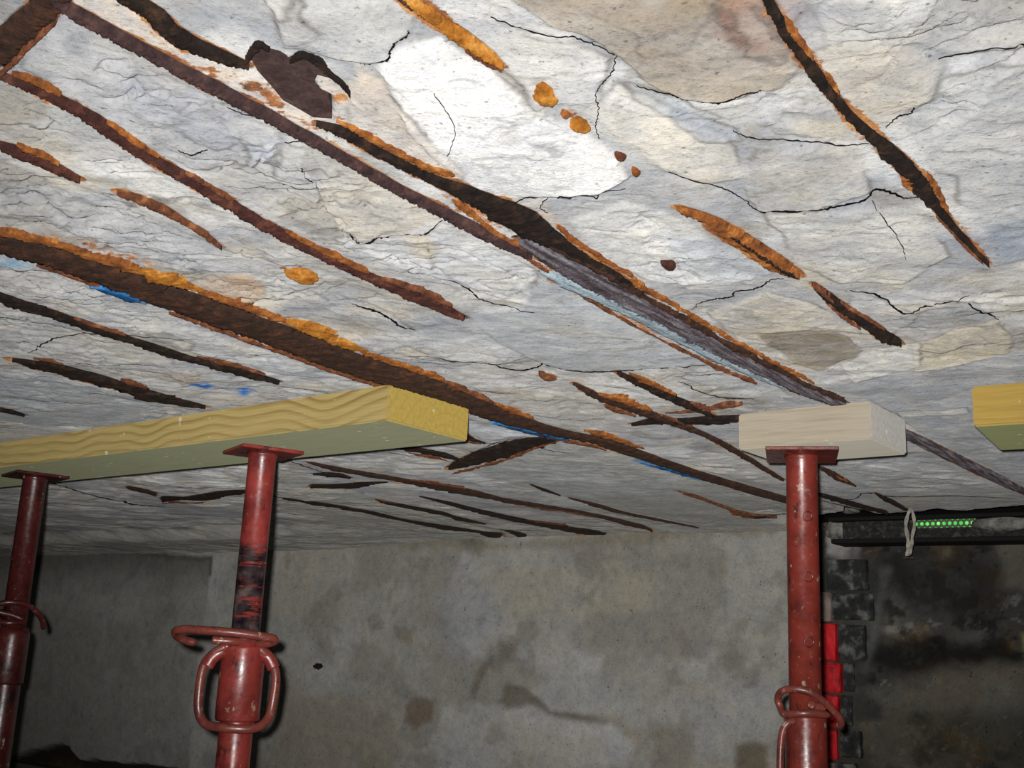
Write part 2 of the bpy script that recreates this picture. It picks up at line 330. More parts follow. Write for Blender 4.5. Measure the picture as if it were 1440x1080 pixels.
# slabs and stones of the broken plaster: (pixel outline, colour, mix, thickness m, ragged m, separate part name or None)
SLABS = [
 ([(530,95),(562,58),(620,50),(690,100),(760,150),(840,200),(892,243),(845,268),(742,275),(690,284),(640,240),(580,180),(545,130)], (252,252,252), .95, .0045, .006, 'plaster_slab'),
 ([(368,-20),(560,-20),(578,20),(574,45),(552,62),(545,76),(520,83),(480,80),(440,74),(395,66)], (206,206,204), .9, .004, .004, 'plaster_slab'),
 ([(420,0),(372,20),(385,60),(430,68),(455,40)], (172,172,174), .8, .001, .01, None),
 ([(596,-20),(720,-20),(822,60),(866,80),(860,106),(838,140),(760,140),(705,92),(640,40)], (222,222,222), .8, .002, .008, None),
 ([(690,-30),(1070,-30),(1100,50),(1128,92),(1090,120),(1020,137),(965,130),(915,112),(868,78),(800,40)], (172,158,138), .9, .0035, .006, 'stone'),
 ([(1000,-30),(1090,-30),(1120,60),(1092,85),(1040,75),(1010,40)], (146,106,88), .75, 0, .02, None),
 ([(1010,8),(1030,18),(1040,40),(1022,44),(1012,28)], (116,72,62), .8, .001, .006, None),
 ([(1018,50),(1034,40),(1058,60),(1040,62)], (120,78,68), .75, .001, .006, None),
 ([(1060,10),(1075,14),(1100,60),(1086,52)], (124,80,68), .7, .001, .006, None),
 ([(800,-30),(1000,-30),(1000,60),(900,80),(850,40)], (160,140,112), .5, 0, .02, None),
 ([(1150,-30),(1440,-30),(1500,70),(1440,72),(1330,84),(1290,60),(1240,60),(1190,100),(1160,70)], (196,194,190), .7, .002, .008, None),
 ([(1290,150),(1340,110),(1470,90),(1470,300),(1400,330),(1370,300),(1320,240),(1290,200)], (184,185,186), .8, .0008, .012, None),
 ([(1120,85),(1170,60),(1240,60),(1330,84),(1300,140),(1255,172),(1215,165),(1170,120)], (206,198,184), .75, .003, .006, None),
 ([(480,212),(545,244),(600,275),(622,296),(618,312),(598,323),(555,330),(508,336),(480,318),(455,292),(446,262)], (208,202,190), .9, .0035, .004, 'stone'),
 ([(500,85),(545,110),(600,190),(650,240),(640,262),(580,235),(520,204),(485,178),(492,120)], (226,214,200), .8, .002, .006, None),
 ([(85,32),(200,90),(300,140),(400,192),(392,228),(320,236),(270,240),(190,195),(110,140),(30,95)], (184,186,190), .9, .001, .01, None),
 ([(150,95),(330,165),(345,200),(300,208),(220,170)], (176,178,186), .7, 0, .02, None),
 ([(395,200),(440,205),(452,262),(420,270),(388,250)], (176,177,178), .8, .003, .006, None),
 ([(340,200),(400,195),(385,225),(352,232)], (208,214,224), .7, .001, .01, None),
 ([(100,270),(170,285),(300,345),(400,378),(360,382),(260,380),(150,350),(60,310)], (186,188,192), .8, .0015, .01, None),
 ([(0,255),(80,262),(160,290),(120,320),(40,310),(-40,300)], (178,178,178), .7, .001, .01, None),
 ([(470,330),(560,332),(612,312),(640,330),(725,362),(760,385),(735,430),(640,400),(560,375),(480,345)], (214,216,218), .8, .002, .006, None),
 ([(560,330),(600,326),(622,345),(612,368),(572,355)], (196,184,162), .8, .001, .008, None),
 ([(655,440),(735,432),(760,388),(860,432),(1005,502),(1008,512),(955,514),(872,521),(792,519),(768,512),(700,480)], (182,186,190), .95, .0025, .003, 'plaster_slab'),
 ([(450,415),(540,440),(590,470),(660,470),(750,505),(700,515),(620,500),(560,480),(470,440)], (180,182,184), .7, .0015, .008, None),
 ([(600,480),(680,470),(750,500),(690,512),(630,500)], (216,216,214), .7, .001, .008, None),
 ([(1062,470),(1090,461),(1140,462),(1190,475),(1212,490),(1203,502),(1165,517),(1150,521),(1115,508),(1085,490)], (128,116,96), .95, .001, .006, 'stone'),
 ([(1000,440),(1080,410),(1150,430),(1210,470),(1140,462),(1062,470),(1085,490),(1115,508),(1050,490)], (206,198,182), .8, .0025, .006, None),
 ([(1165,545),(1230,528),(1330,512),(1480,490),(1480,720),(1400,660),(1300,612),(1225,562)], (170,174,180), .95, .0015, .003, 'plaster_slab'),
 ([(1262,581),(1360,572),(1362,580),(1270,588)], (210,208,202), .9, .002, .003, None),
 ([(1286,482),(1340,462),(1402,455),(1425,470),(1418,498),(1345,512),(1290,520)], (200,190,168), .9, .002, .006, None),
 ([(1180,515),(1240,490),(1290,482),(1290,515),(1200,535)], (224,222,214), .8, .002, .006, None),
 ([(1262,448),(1290,438),(1370,422),(1402,450),(1345,455),(1290,458)], (140,143,148), .9, -.002, .004, None),
 ([(1118,240),(1150,222),(1200,214),(1190,240),(1160,268),(1128,262)], (136,139,146), .75, -.001, .012, None),
 ([(1060,205),(1210,205),(1225,270),(1150,291),(1070,292),(1040,255)], (196,192,184), .7, .003, .005, 'plaster_slab'),
 ([(865,105),(960,165),(1020,190),(1060,250),(1000,255),(930,235),(860,190),(838,160)], (232,226,214), .8, .002, .008, None),
 ([(950,155),(1030,180),(1040,195),(990,190),(955,170)], (166,174,186), .8, 0, .008, None),
 ([(850,100),(900,118),(960,145),(1010,165),(960,162),(900,135)], (168,178,186), .6, 0, .008, None),
 ([(880,262),(960,252),(1000,275),(955,290),(860,330),(800,335),(770,290)], (180,182,186), .7, .001, .008, None),
 ([(800,310),(880,285),(940,298),(1010,340),(1000,400),(930,400),(850,370)], (232,232,230), .75, .0025, .006, None),
 ([(930,335),(1010,330),(1080,385),(1030,400),(960,380)], (198,204,212), .7, .001, .01, None),
 ([(1080,300),(1230,290),(1290,310),(1340,360),(1270,400),(1180,400),(1120,370)], (204,202,196), .7, .003, .006, None),
 ([(1390,320),(1470,300),(1470,370),(1400,372)], (150,160,172), .8, .001, .006, None),
 ([(1200,405),(1260,430),(1290,440),(1250,470),(1190,430)], (196,196,196), .6, .001, .008, None),
 ([(1360,385),(1470,370),(1470,420),(1380,425),(1300,420)], (212,208,200), .7, .002, .008, None),
 ([(262,395),(300,385),(352,386),(372,402),(368,425),(335,424),(290,412)], (190,164,138), .9, .001, .004, None),
 ([(60,395),(140,405),(200,425),(300,460),(420,505),(420,530),(340,515),(240,485),(120,450)], (190,192,194), .7, .0015, .006, None),
 ([(185,470),(230,462),(275,478),(262,494),(210,488)], (172,168,154), .9, .001, .004, None),
 ([(30,470),(110,472),(230,492),(250,520),(300,550),(230,550),(120,515),(45,495)], (186,186,184), .7, .002, .006, None),
 ([(0,520),(100,535),(230,570),(230,600),(60,600),(-60,580)], (158,164,170), .8, .001, .006, None),
 ([(232,520),(280,520),(290,545),(250,540)], (176,158,138), .7, .001, .008, None),
 ([(640,655),(785,620),(880,640),(1000,680),(1100,712),(980,738),(800,700),(690,672)], (168,170,168), .95, .0015, .003, 'plaster_slab'),
 ([(620,560),(690,590),(780,612),(700,628),(640,600)], (186,192,200), .7, .001, .008, None),
 ([(760,540),(860,575),(920,590),(880,610),(800,600),(720,570)], (196,192,184), .7, .001, .008, None),
 ([(1015,540),(1060,562),(1000,560),(960,545)], (168,162,146), .7, .001, .004, None),
 ([(980,515),(1060,525),(1120,560),(1040,560),(960,535)], (196,198,200), .6, .001, .004, None),
 ([(390,655),(500,690),(700,735),(780,752),(700,755),(560,742),(385,720)], (176,174,164), .8, .002, .006, None),
 ([(1140,620),(1300,625),(1440,690),(1300,700),(1160,690)], (178,180,182), .7, .0012, .004, None),
]
PAINT = [  # colours splashed on the plaster: outline, colour, edge softness m, strength
 ([(128,395),(150,402),(200,410),(196,420),(165,416),(140,405)], (40,130,205), .008, .95),
 ([(-20,362),(30,366),(45,374),(10,374)], (130,180,215), .01, .7),
 ([(262,541),(285,534),(302,543),(290,548)], (30,120,200), .006, .95),
 ([(328,549),(350,547),(360,556),(340,560)], (30,125,205), .006, .95),
 ([(692,586),(730,590),(765,600),(795,610),(785,616),(740,605),(700,594)], (70,150,205), .006, .95),
 ([(890,646),(930,650),(960,660),(1000,672),(985,676),(920,658)], (50,130,190), .006, .9),
 ([(455,176),(500,190),(560,222),(602,246),(596,254),(540,228),(480,196)], (110,124,146), .006, .8),
 ([(1080,692),(1105,700),(1105,708),(1085,702)], (50,110,170), .006, .8),
 ([(280,455),(320,468),(380,490),(420,500),(370,492),(310,470)], (150,170,215), .006, .6),
 # rust stained and bleached patches
 ([(95,-20),(150,-12),(230,30),(300,78),(345,95),(362,98),(400,140),(450,165),(455,190),(430,184),(360,146),(300,112),(200,58),(110,10)], (226,214,200), .006, .9),
 ([(110,0),(160,10),(240,52),(300,92),(345,100),(380,135),(430,170),(440,182),(400,160),(330,120),(250,76),(160,24)], (180,120,66), .012, .62),
 ([(320,118),(350,112),(385,130),(410,152),(395,160),(350,140)], (196,120,56), .010, .85),
 ([(200,55),(240,60),(270,90),(320,98),(300,110),(250,82)], (188,120,66), .012, .8),
 ([(465,140),(482,130),(492,150),(480,168),(468,165)], (190,104,44), .008, .9),
 ([(445,106),(470,108),(490,122),(493,140),(480,150),(452,130)], (232,218,202), .006, .8),
 ([(755,285),(800,330),(850,370),(905,405),(860,395),(790,350)], (222,204,184), .008, .7),
 ([(505,175),(540,190),(560,212),(600,232),(570,226),(520,200)], (196,140,78), .008, .85),
 ([(600,262),(640,278),(700,312),(735,335),(700,325),(640,290)], (182,110,64), .008, .85),
 ([(735,355),(760,362),(830,412),(930,462),(1010,505),(1000,512),(920,470),(820,422),(745,380)], (178,112,72), .006, .8),
 ([(255,390),(160,345),(60,328),(0,318),(0,330),(120,358),(220,398)], (196,134,64), .010, .6),
 ([(395,376),(425,376),(452,392),(440,402),(412,396)], (190,136,62), .005, .95),
 ([(755,524),(778,524),(785,531),(762,533)], (190,130,80), .005, .9),
 ([(365,433),(410,445),(450,462),(470,480),(420,470),(370,448)], (200,140,56), .008, .8),
 ([(20,100),(60,108),(60,118),(20,112)], (190,110,60), .006, .8),
 ([(1010,45),(1035,25),(1060,60),(1040,62)], (120,80,66), .012, .6),
 ([(820,176),(830,190),(850,210),(870,222),(850,215),(825,196)], (206,196,170), .01, .5),
]
CRACKS = [
 ([(480,80),(505,83),(524,83),(545,75),(549,64),(556,54),(572,49),(575,40)], 3.2),
 ([(478,318),(492,326),(503,336),(530,331),(560,329),(585,325),(600,322),(621,309)], 2.6),
 ([(670,268),(712,287),(738,278),(745,273),(783,274),(790,268),(838,277),(842,270),(880,263)], 1.8),
 ([(940,238),(1000,258),(1030,270),(1048,282)], 1.3),
 ([(1048,280),(1063,293),(1100,291),(1150,294),(1180,290),(1217,282),(1230,267),(1255,272),(1275,279),(1290,277)], 3.4),
 ([(1030,183),(1060,192),(1110,196),(1170,203),(1222,203)], 1.3),
 ([(1245,180),(1262,165),(1280,163),(1286,150)], 2.0),
 ([(965,134),(1010,137),(1045,126),(1070,122)], 1.4),
 ([(972,437),(988,428),(1010,423),(1030,419),(1034,411),(1062,408),(1085,395),(1102,392)], 2.2),
 ([(1195,410),(1235,418),(1272,438),(1300,429),(1335,424),(1362,416)], 2.2),
 ([(1362,428),(1385,440),(1403,451)], 2.0),
 ([(495,432),(520,440),(540,446),(560,457),(585,465)], 3.6),
 ([(610,498),(640,506),(672,511),(700,520),(735,523),(756,518),(768,511),(790,520),(840,523),(872,521),(905,519),(930,520),(957,514),(1012,511)], 2.6),
 ([(618,394),(645,404),(672,421),(705,430),(752,436)], 1.6),
 ([(866,78),(862,98),(850,112),(838,130),(842,148),(838,175),(842,192)], 1.4),
 ([(690,20),(740,38),(800,48),(835,62),(864,76)], 1.2),
 ([(955,540),(985,553),(1015,561),(1060,562)], 1.5),
 ([(40,497),(65,482),(100,474),(150,470),(222,474)], 1.2),
 ([(250,211),(270,215),(291,209)], 1.6),
 ([(1320,84),(1380,70),(1450,68)], 1.0),
 ([(1150,701),(1200,702),(1216,693),(1260,699),(1340,698),(1430,701)], 1.5),
 ([(60,672),(100,690),(165,706),(200,711),(232,713)], 3.0),
 ([(680,624),(720,622),(760,630),(800,636)], 1.0),
 ([(1225,283),(1260,330),(1275,360)], 1.0),
 ([(450,260),(430,242),(425,228)], 1.2),
 ([(895,118),(930,126),(962,134)], 1.3),
 ([(610,120),(640,170),(630,210)], .8),
 ([(775,272),(760,290),(770,300)], 1.2),
 ([(320,150),(340,162),(360,160)], .9),
 ([(400,200),(440,196),(445,206)], 1.2),
 ([(740,612),(690,625),(660,640)], .9),
 ([(400,648),(440,660),(470,668)], 2.0),
 ([(560,660),(640,658),(672,652)], 1.2),
]
timber_rects = [((1.06, 1.36), (1.0, 3.4)), ((1.49, 1.69), (.46, .72)), ((1.45, 1.69), (-.6, .36))]

bar_polys = [world_poly(b[1]) for b in BARS] + [world_poly(p) for p in (J1_LOW, J1_UP, J1_UP2, J1_MAIN, J2)]
bar_halo = [1.0]*len(BARS) + [.9, .6, 1.2, 1.0, 1.3]
HOLE = [(350,76),(356,64),(366,58),(378,68),(392,72),(405,83),(425,74),(440,80),(452,90),(458,98),(470,104),(468,110),(446,104),(440,116),(450,128),(462,134),(466,150),(467,166),(440,164),(420,152),(398,140),(380,118),(362,98)]
hole_w = px_poly(HOLE)

def axis(segs):
    out = []
    for a, b, d in segs:
        n = max(1, int(round((b-a)/d))); out += list(a+(b-a)*np.arange(n)/n)
    return np.array(out+[segs[-1][1]])
ua = axis([(-.1, .2, .004), (.2, .75, .0018), (.75, 1.4, .0030), (1.4, 2.2, .0046), (2.2, 3.05, .006)])
va = axis([(-1.0, -.45, .012), (-.45, -.05, .006), (-.05, .85, .0018), (.85, 1.6, .0034), (1.6, 2.6, .006), (2.6, 6.0, .011)])
UU, VV = np.meshgrid(ua, va, indexing='ij')
XX = UU*U[0]+VV*V[0]; YY = UU*U[1]+VV*V[1]
keep = (np.abs(XX) < YY*.475+.42) & (YY > .34)
gi = -np.ones(UU.shape, np.int64); gi[keep] = np.arange(keep.sum())
q = np.stack([gi[:-1, :-1], gi[1:, :-1], gi[1:, 1:], gi[:-1, 1:]], -1).reshape(-1, 4)
q = q[(q >= 0).all(1)]
X, Y, UC, VC = XX[keep], YY[keep], UU[keep], VV[keep]
print('ceiling verts', len(X))

# relief
wx = X+.03*fbm(X*9, Y*9, 3, 5); wy = Y+.03*fbm(X*9, Y*9, 3, 9)
big = fbm(UC*4, VC*3, 3, 1)
lump = fbm(wx*11, wy*11, 4, 2)
fine = fbm(X*60, Y*60, 4, 3, .55)
tr = fbm(wx*7, wy*9, 3, 40)*3.2
fr = tr-np.floor(tr); terr = np.floor(tr)+sst(.86, 1.0, fr)           # flaky steps
terr = terr+.25*fr
strk = fbm(UC*70, VC*6, 3, 50)                                         # trowel streaks along the timbers
rn = fbm(wx*16+.4*fbm(X*30, Y*30, 3, 77), wy*16, 4, 78); rid = -np.exp(-(rn/.05)**2)
rn2 = fbm(wx*34, wy*34, 3, 79)
smooth = sst(-.05, .35, fbm(X*3.2, Y*3.2, 3, 60))
far = 1-.8*sst(.45, 1.3, UC)
D = .0020*big + .0030*lump*(1-.6*smooth) + .0026*terr*(1-.8*smooth) + .0030*fine*(1-.7*smooth)*far + .0045*rid*(1-.75*smooth)*far + .0005*strk*smooth
# colour
def L(c): return np.array(lin(c))
col = np.empty((len(X), 3)); col[:] = L((190, 189, 187))
def mixc(c, m):
    global col
    col += (L(c)-col)*m[:, None]
n_a = fbm(wx*6, wy*6, 4, 70); n_b = fbm(wx*14, wy*14, 4, 71); n_c = fbm(UC*16, VC*5, 4, 72)
mixc((166, 169, 175), smooth*.8)
mixc((232, 232, 230), sst(.1, .45, n_a)*.65)
mixc((204, 194, 174), sst(.12, .5, n_b)*.55)
mixc((158, 162, 170), sst(.2, .55, n_c)*.6)
mixc((150, 144, 132), sst(.18, .45, fbm(wx*11, wy*11, 5, 74, .65))*.55)
crev = np.exp(-(rn/.028)**2)*np.clip(.25+1.6*fbm(X*5, Y*5, 2, 80), 0, 1)*(1-.6*smooth)
crev2 = np.exp(-(rn2/.035)**2)*np.clip(1.5*fbm(X*9, Y*9, 2, 81)-.05, 0, 1)*(1-.6*smooth)
rustm = np.zeros(len(X)); part = np.zeros(len(X), np.int16); part_names = ['']
for pts, c, mx, th, rag, nm in SLABS:
    P = px_poly(pts); pa = np.array(P)
    bb = (X > pa[:, 0].min()-.05) & (X < pa[:, 0].max()+.05) & (Y > pa[:, 1].min()-.05) & (Y < pa[:, 1].max()+.05)
    idx = np.nonzero(bb)[0]
    if not len(idx): continue
    x, y = X[idx], Y[idx]
    sd = poly_sd(x, y, P) + rag*1.2*fbm(x*22, y*22, 4, 90)
    soft = max(.0016, rag*.8)
    m = sst(-soft, soft, sd)
    tex = .75+.5*fbm(x*18, y*26, 4, 91)
    cc = L(c); mm = (m*mx*np.clip(tex, .4, 1)*(1-.5*crev[idx]))[:, None]
    col[idx] += (cc-col[idx])*mm
    rim = np.exp(-((sd+.0005)/.0018)**2)*np.clip(.35+1.8*fbm(x*14, y*14, 2, 92), 0, 1)*.7
    col[idx] += (L((112, 108, 104))-col[idx])*rim[:, None]
    sharp = sst(-.0012, .0025, sd) if nm else sst(-.004, .006, sd)
    D[idx] += th*sharp
    if nm:
        flat = m*(.55 if c[0] < 200 or nm == 'plaster_slab' else .2)
        D[idx] = D[idx]*(1-flat)+(th+.001*big[idx])*flat
        part_names.append(nm); part[idx[sd > 0]] = len(part_names)-1
lv = np.floor(tr+.15*n_b).astype(np.int64); tint = _h(lv, np.floor(fbm(wx*5, wy*5, 2, 85)*6).astype(np.int64), 3)
col *= (1+.10*tint*(1-.5*smooth))[:, None]
mixc((104, 100, 96), np.clip(crev*.75+crev2*.6, 0, .8)*(.35+.65*far))
for pts, c, so, st in PAINT:
    P = px_poly(pts); pa = np.array(P)
    bb = (X > pa[:, 0].min()-.05) & (X < pa[:, 0].max()+.05) & (Y > pa[:, 1].min()-.05) & (Y < pa[:, 1].max()+.05)
    idx = np.nonzero(bb)[0]
    if not len(idx): continue
    x, y = X[idx], Y[idx]
    sd = poly_sd(x, y, P) + so*1.3*fbm(x*40, y*40, 4, 190)
    m = sst(-so, so, sd)*np.clip(.85+.9*fbm(x*70, y*70, 3, 191), 0, 1)*st
    if c[0] > 170 and c[1] < 146 and c[2] < 90: rustm[idx] = np.maximum(rustm[idx], m*.85)
    else: col[idx] += (L(c)-col[idx])*m[:, None]
# rust halos and beds of the bars
for (P, W), halo in zip(bar_polys, bar_halo):
    pa = np.array(P); mg = .09
    bb = (X > pa[:, 0].min()-mg) & (X < pa[:, 0].max()+mg) & (Y > pa[:, 1].min()-mg) & (Y < pa[:, 1].max()+mg)
    idx = np.nonzero(bb)[0]
    if not len(idx): continue
    x, y = X[idx], Y[idx]
    d, w = seg_dist(x, y, P, W)
    e = d-w*.5
    nn = fbm(x*30, y*30, 4, 300)
    calm = 1-sst(.004, .045, e)
    D[idx] = D[idx]*(1-calm*.85)
    D[idx] -= .004*(1-sst(-.003, .001, e+.002*nn))
    hz = halo*(.0045+.012*np.clip(nn+.1, 0, 1))*(1-.65*sst(1.4, 2.4, UC[idx]))
    m = (1-sst(0, 1, e/np.maximum(hz, 1e-4)))*np.clip(.8+1.2*fbm(x*12, y*12, 2, 301), 0, 1)
    rustm[idx] = np.maximum(rustm[idx], m)
    m = 1-sst(-.001, .0015, e+.002*nn)
    col[idx] += (L((58, 44, 38))-col[idx])*m[:, None]
for cx_, cy_, rr in ((767, 131, 30), (800, 158, 22), (817, 174, 24), (872, 216, 16), (894, 238, 13), (425, 388, 36), (770, 529, 26), (690, 80, 22), (640, 48, 24)):
    c_ = at(cx_, cy_); rw = rr*math.hypot(c_.x, c_.y)/FPX; dd_c = np.hypot(X-c_.x, Y-c_.y)
    rustm = np.maximum(rustm, .72*(1-sst(.2, 1.1, dd_c/rw)))
# hole over the exposed joist
bb = np.nonzero((Y < 1.2) & (X > -.5) & (X < .1))[0]
sd = poly_sd(X[bb], Y[bb], hole_w)+.003*fbm(X[bb]*50, Y[bb]*50, 3, 7)
D[bb] = D[bb]*(1-sst(-.02, 0, sd)*.8) - .006*sst(-.001, .001, sd)
col[bb] += (L((60, 46, 42))-col[bb])*sst(-.001, .002, sd)[:, None]
# timbers bear flat against the plaster
for (u0, u1), (v0, v1) in timber_rects:
    d = np.maximum(np.maximum(u0-UC, UC-u1), np.maximum(v0-VC, VC-v1))
    k = sst(0, .06, d); D = np.where(D > 0, D*(.0+k), D); D -= (1-k)*.0008
# ceiling meets the wall in a ragged cove, broken open and painted black for the shade of the gap over the old opening at the right
def cove_at(x, y):
    u, v = x*U[0]+y*U[1], x*V[0]+y*V[1]; n = fbm(x*8, y*8, 4, 400); f = sst(2.2, 3.2, v)
    c = sst(2.90, 3.02, u+.04*n)*sst(1.0, 1.2, v+.05*n); st = sst(2.50, 2.62, u+.03*n)*f
    return n, np.maximum(c, st*.6), .008*c**2+.036*st
nn, cove, drop = cove_at(X, Y)
D += drop
mixc((150, 146, 136), cove*.8)
mixc((70, 66, 58), np.exp(-((UC+.03*nn-2.51)/.03)**2)*sst(2.3, 2.9, VC)*np.clip(.4+1.5*fbm(X*12, Y*12, 3, 410), 0, 1)*.8)
ep = sorted((V[0]*p.x+V[1]*p.y, U[0]*p.x+U[1]*p.y) for p in (at(x, y) for x, y in [(1128,700),(1152,704),(1188,721),(1235,723),(1277,720),(1317,714),(1361,718),(1440,711),(1560,700)]))
edge = np.interp(VC, [p[0] for p in ep], [p[1] for p in ep])+.03*fbm(VC*22, UC*0, 4, 401)
g = sst(0, .015, UC-edge)*(1-sst(1.14, 1.2, VC+.05*nn))
D -= .06*g
mixc((22, 20, 20), g)
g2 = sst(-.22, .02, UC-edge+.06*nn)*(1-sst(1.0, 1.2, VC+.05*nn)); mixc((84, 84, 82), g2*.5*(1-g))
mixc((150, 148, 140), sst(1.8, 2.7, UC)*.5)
co = np.stack([X, Y, ZC-D], -1)
col4 = np.concatenate([np.clip(col*.92, .003, .84), rustm[:, None]], 1)
fl_ = part[q]; flab = np.where((fl_ == fl_[:, :1]).all(1), fl_[:, 0], 0)
q = q[:, ::-1]
def sub(name, sel, parent):
    qq = q[sel]; ids, inv = np.unique(qq, return_inverse=True)
    me = np_mesh(name, co[ids], inv.reshape(qq.shape), col4[ids])
    return link(name, me, parent, M['ceiling'])
ceiling = sub('ceiling', flab == 0, None); tag(ceiling, kind='structure', label='flaking whitewashed plaster ceiling with rust stains')
for i, nm in enumerate(part_names):
    if i and (flab == i).sum() > 20: sub(nm, flab == i, ceiling)
bm = bmesh.new(); box_uvz(bm, -2.5, 3.3, -3.0, 6.5, ZC+.075, ZC+.2)
bm_obj('concrete_slab', bm, NT('slab_concrete', .95, .1).out(lin((120, 118, 112))), ceiling)

# cracks: thin ragged wedges coloured dark for the shade deep in the joints
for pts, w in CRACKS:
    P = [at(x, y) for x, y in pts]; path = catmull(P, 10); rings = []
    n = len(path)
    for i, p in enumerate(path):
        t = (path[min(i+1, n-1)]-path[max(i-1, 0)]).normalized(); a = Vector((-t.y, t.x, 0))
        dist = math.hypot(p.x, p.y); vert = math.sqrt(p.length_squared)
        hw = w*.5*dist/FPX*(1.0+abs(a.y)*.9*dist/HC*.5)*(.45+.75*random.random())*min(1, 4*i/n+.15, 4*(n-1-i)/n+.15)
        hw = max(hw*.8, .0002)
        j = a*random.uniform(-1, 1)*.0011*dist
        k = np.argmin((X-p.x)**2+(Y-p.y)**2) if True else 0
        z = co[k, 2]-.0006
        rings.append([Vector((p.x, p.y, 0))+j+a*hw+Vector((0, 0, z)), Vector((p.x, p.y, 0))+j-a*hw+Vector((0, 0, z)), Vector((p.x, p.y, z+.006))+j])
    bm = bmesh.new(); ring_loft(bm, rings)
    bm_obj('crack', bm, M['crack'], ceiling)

# ------------------------------------------------------------------ rusted bars
def ribbon(name, path, mat, parent, base=.0015, amp=.003, rag=.19, taper=(True, True), seed=0, back=.006):
    """rough scaled steel strip lying in the ceiling along a pixel path with widths"""
    rnd = random.Random(seed*77+len(path)+int(path[0][0]))
    C = []; Wd = []
    pl, W = world_poly(path)
    pts = []
    for i in range(len(pl)-1):
        a = Vector((*pl[i], 0)); b = Vector((*pl[i+1], 0)); dist = a.length
        n = max(2, int((b-a).length/(.0020*max(.7, dist)**1.6)))
        for k in range(n):
            t = k/n; C.append(a.lerp(b, t)); Wd.append(W[i]*(1-t)+W[i+1]*t)
    C.append(Vector((*pl[-1], 0))); Wd.append(W[-1])
    # smooth the corners a little
    for _ in range(2):
        C = [C[0]]+[(C[i-1]+C[i]*2+C[i+1])/4 for i in range(1, len(C)-1)]+[C[-1]]
    ca = np.array([(c.x, c.y) for c in C])
    nl, nr = (.5*fbm(ca[:, 0]*18+k*30, ca[:, 1]*18, 2, seed+15+k)+fbm(ca[:, 0]*60+k*50, ca[:, 1]*60, 4, seed+11)+.55*fbm(ca[:, 0]*320+k*90, ca[:, 1]*320, 2, seed+13+k) for k in (0, 1))
    nm = len(C); S = (-1, -.72, -.3, .12, .5, .8, 1.0); rings = []
    dr = cove_at(ca[:, 0], ca[:, 1])[2]; thin = 1-.55*sst(1.2, 2.4, np.hypot(ca[:, 0], ca[:, 1]))
    for i in range(nm):
        t = (C[min(i+1, nm-1)]-C[max(i-1, 0)]).normalized(); a = Vector((-t.y, t.x, 0))
        w = Wd[i]*.5
        if taper[0]: w *= min(1, .25+i/6)
        if taper[1]: w *= min(1, .25+(nm-1-i)/6)
        wl = w*(1+rag*3*nl[i]); wr = w*(1+rag*3*nr[i]); ring = []
        for s in S:
            o = s*(wl if s < 0 else wr)
            prot = base+amp*.7*math.sqrt(max(0, 1-s*s))+amp*.3*rnd.uniform(-1, 1)*(abs(s) < .95)
            prot = prot*thin[i]+dr[i]
            if abs(s) == 1: prot = -.002+dr[i]
            ring.append(Vector((C[i].x+a.x*o, C[i].y+a.y*o, ZC-prot)))
        ring.append(Vector((C[i].x+a.x*wr*.7, C[i].y+a.y*wr*.7, ZC+back-dr[i])))
        ring.append(Vector((C[i].x-a.x*wl*.7, C[i].y-a.y*wl*.7, ZC+back-dr[i])))
        rings.append(ring)
    bm = bmesh.new(); ring_loft(bm, rings)
    return bm_obj(name, bm, mat, parent, smooth=True)
def run(path, t0, t1, w, side):
    """a run along a bar's path from t0 to t1, shifted sideways by side bar widths"""
    S = [0]
    for a, b in zip(path[:-1], path[1:]): S.append(S[-1]+math.hypot(b[0]-a[0], b[1]-a[1]))
    out = []; n = max(4, int((t1-t0)*S[-1]/16))
    for k in range(n+1):
        s = (t0+(t1-t0)*k/n)*S[-1]
        i = max(j for j in range(len(S)-1) if S[j] <= s+1e-9); f = (s-S[i])/(S[i+1]-S[i])
        a, b = path[i], path[i+1]; L_ = S[i+1]-S[i]; nx, ny = -(b[1]-a[1])/L_, (b[0]-a[0])/L_
        bw = a[2]*(1-f)+b[2]*f
        out.append((a[0]+(b[0]-a[0])*f+nx*bw*side, a[1]+(b[1]-a[1])*f+ny*bw*side, w*(.7+.6*random.random())))
    return out
def empty_at(name, p):
    o = bpy.data.objects.new(name, None); o.empty_display_size = .05; COL.objects.link(o); o.location = p
    return o
for i, (name, path, m, crusts, cat, label) in enumerate(BARS):
    o = ribbon(name, path, M[m], None, seed=i)
    tag(o, label, cat)
    if len(crusts) or name == 'forked_bar': pass
    for k, (t0, t1, w, side, cm) in enumerate(crusts):
        ribbon('rust_crust', run(path, t0, t1, w, side), M[cm], o, base=.0028 if abs(side) < .45 else .0018, amp=.0022, rag=.3, seed=i*7+k)
    if name == 'forked_bar':
        ribbon('fork', [(485,688,8),(500,692,8),(518,698,5)], M[m], o, seed=99)

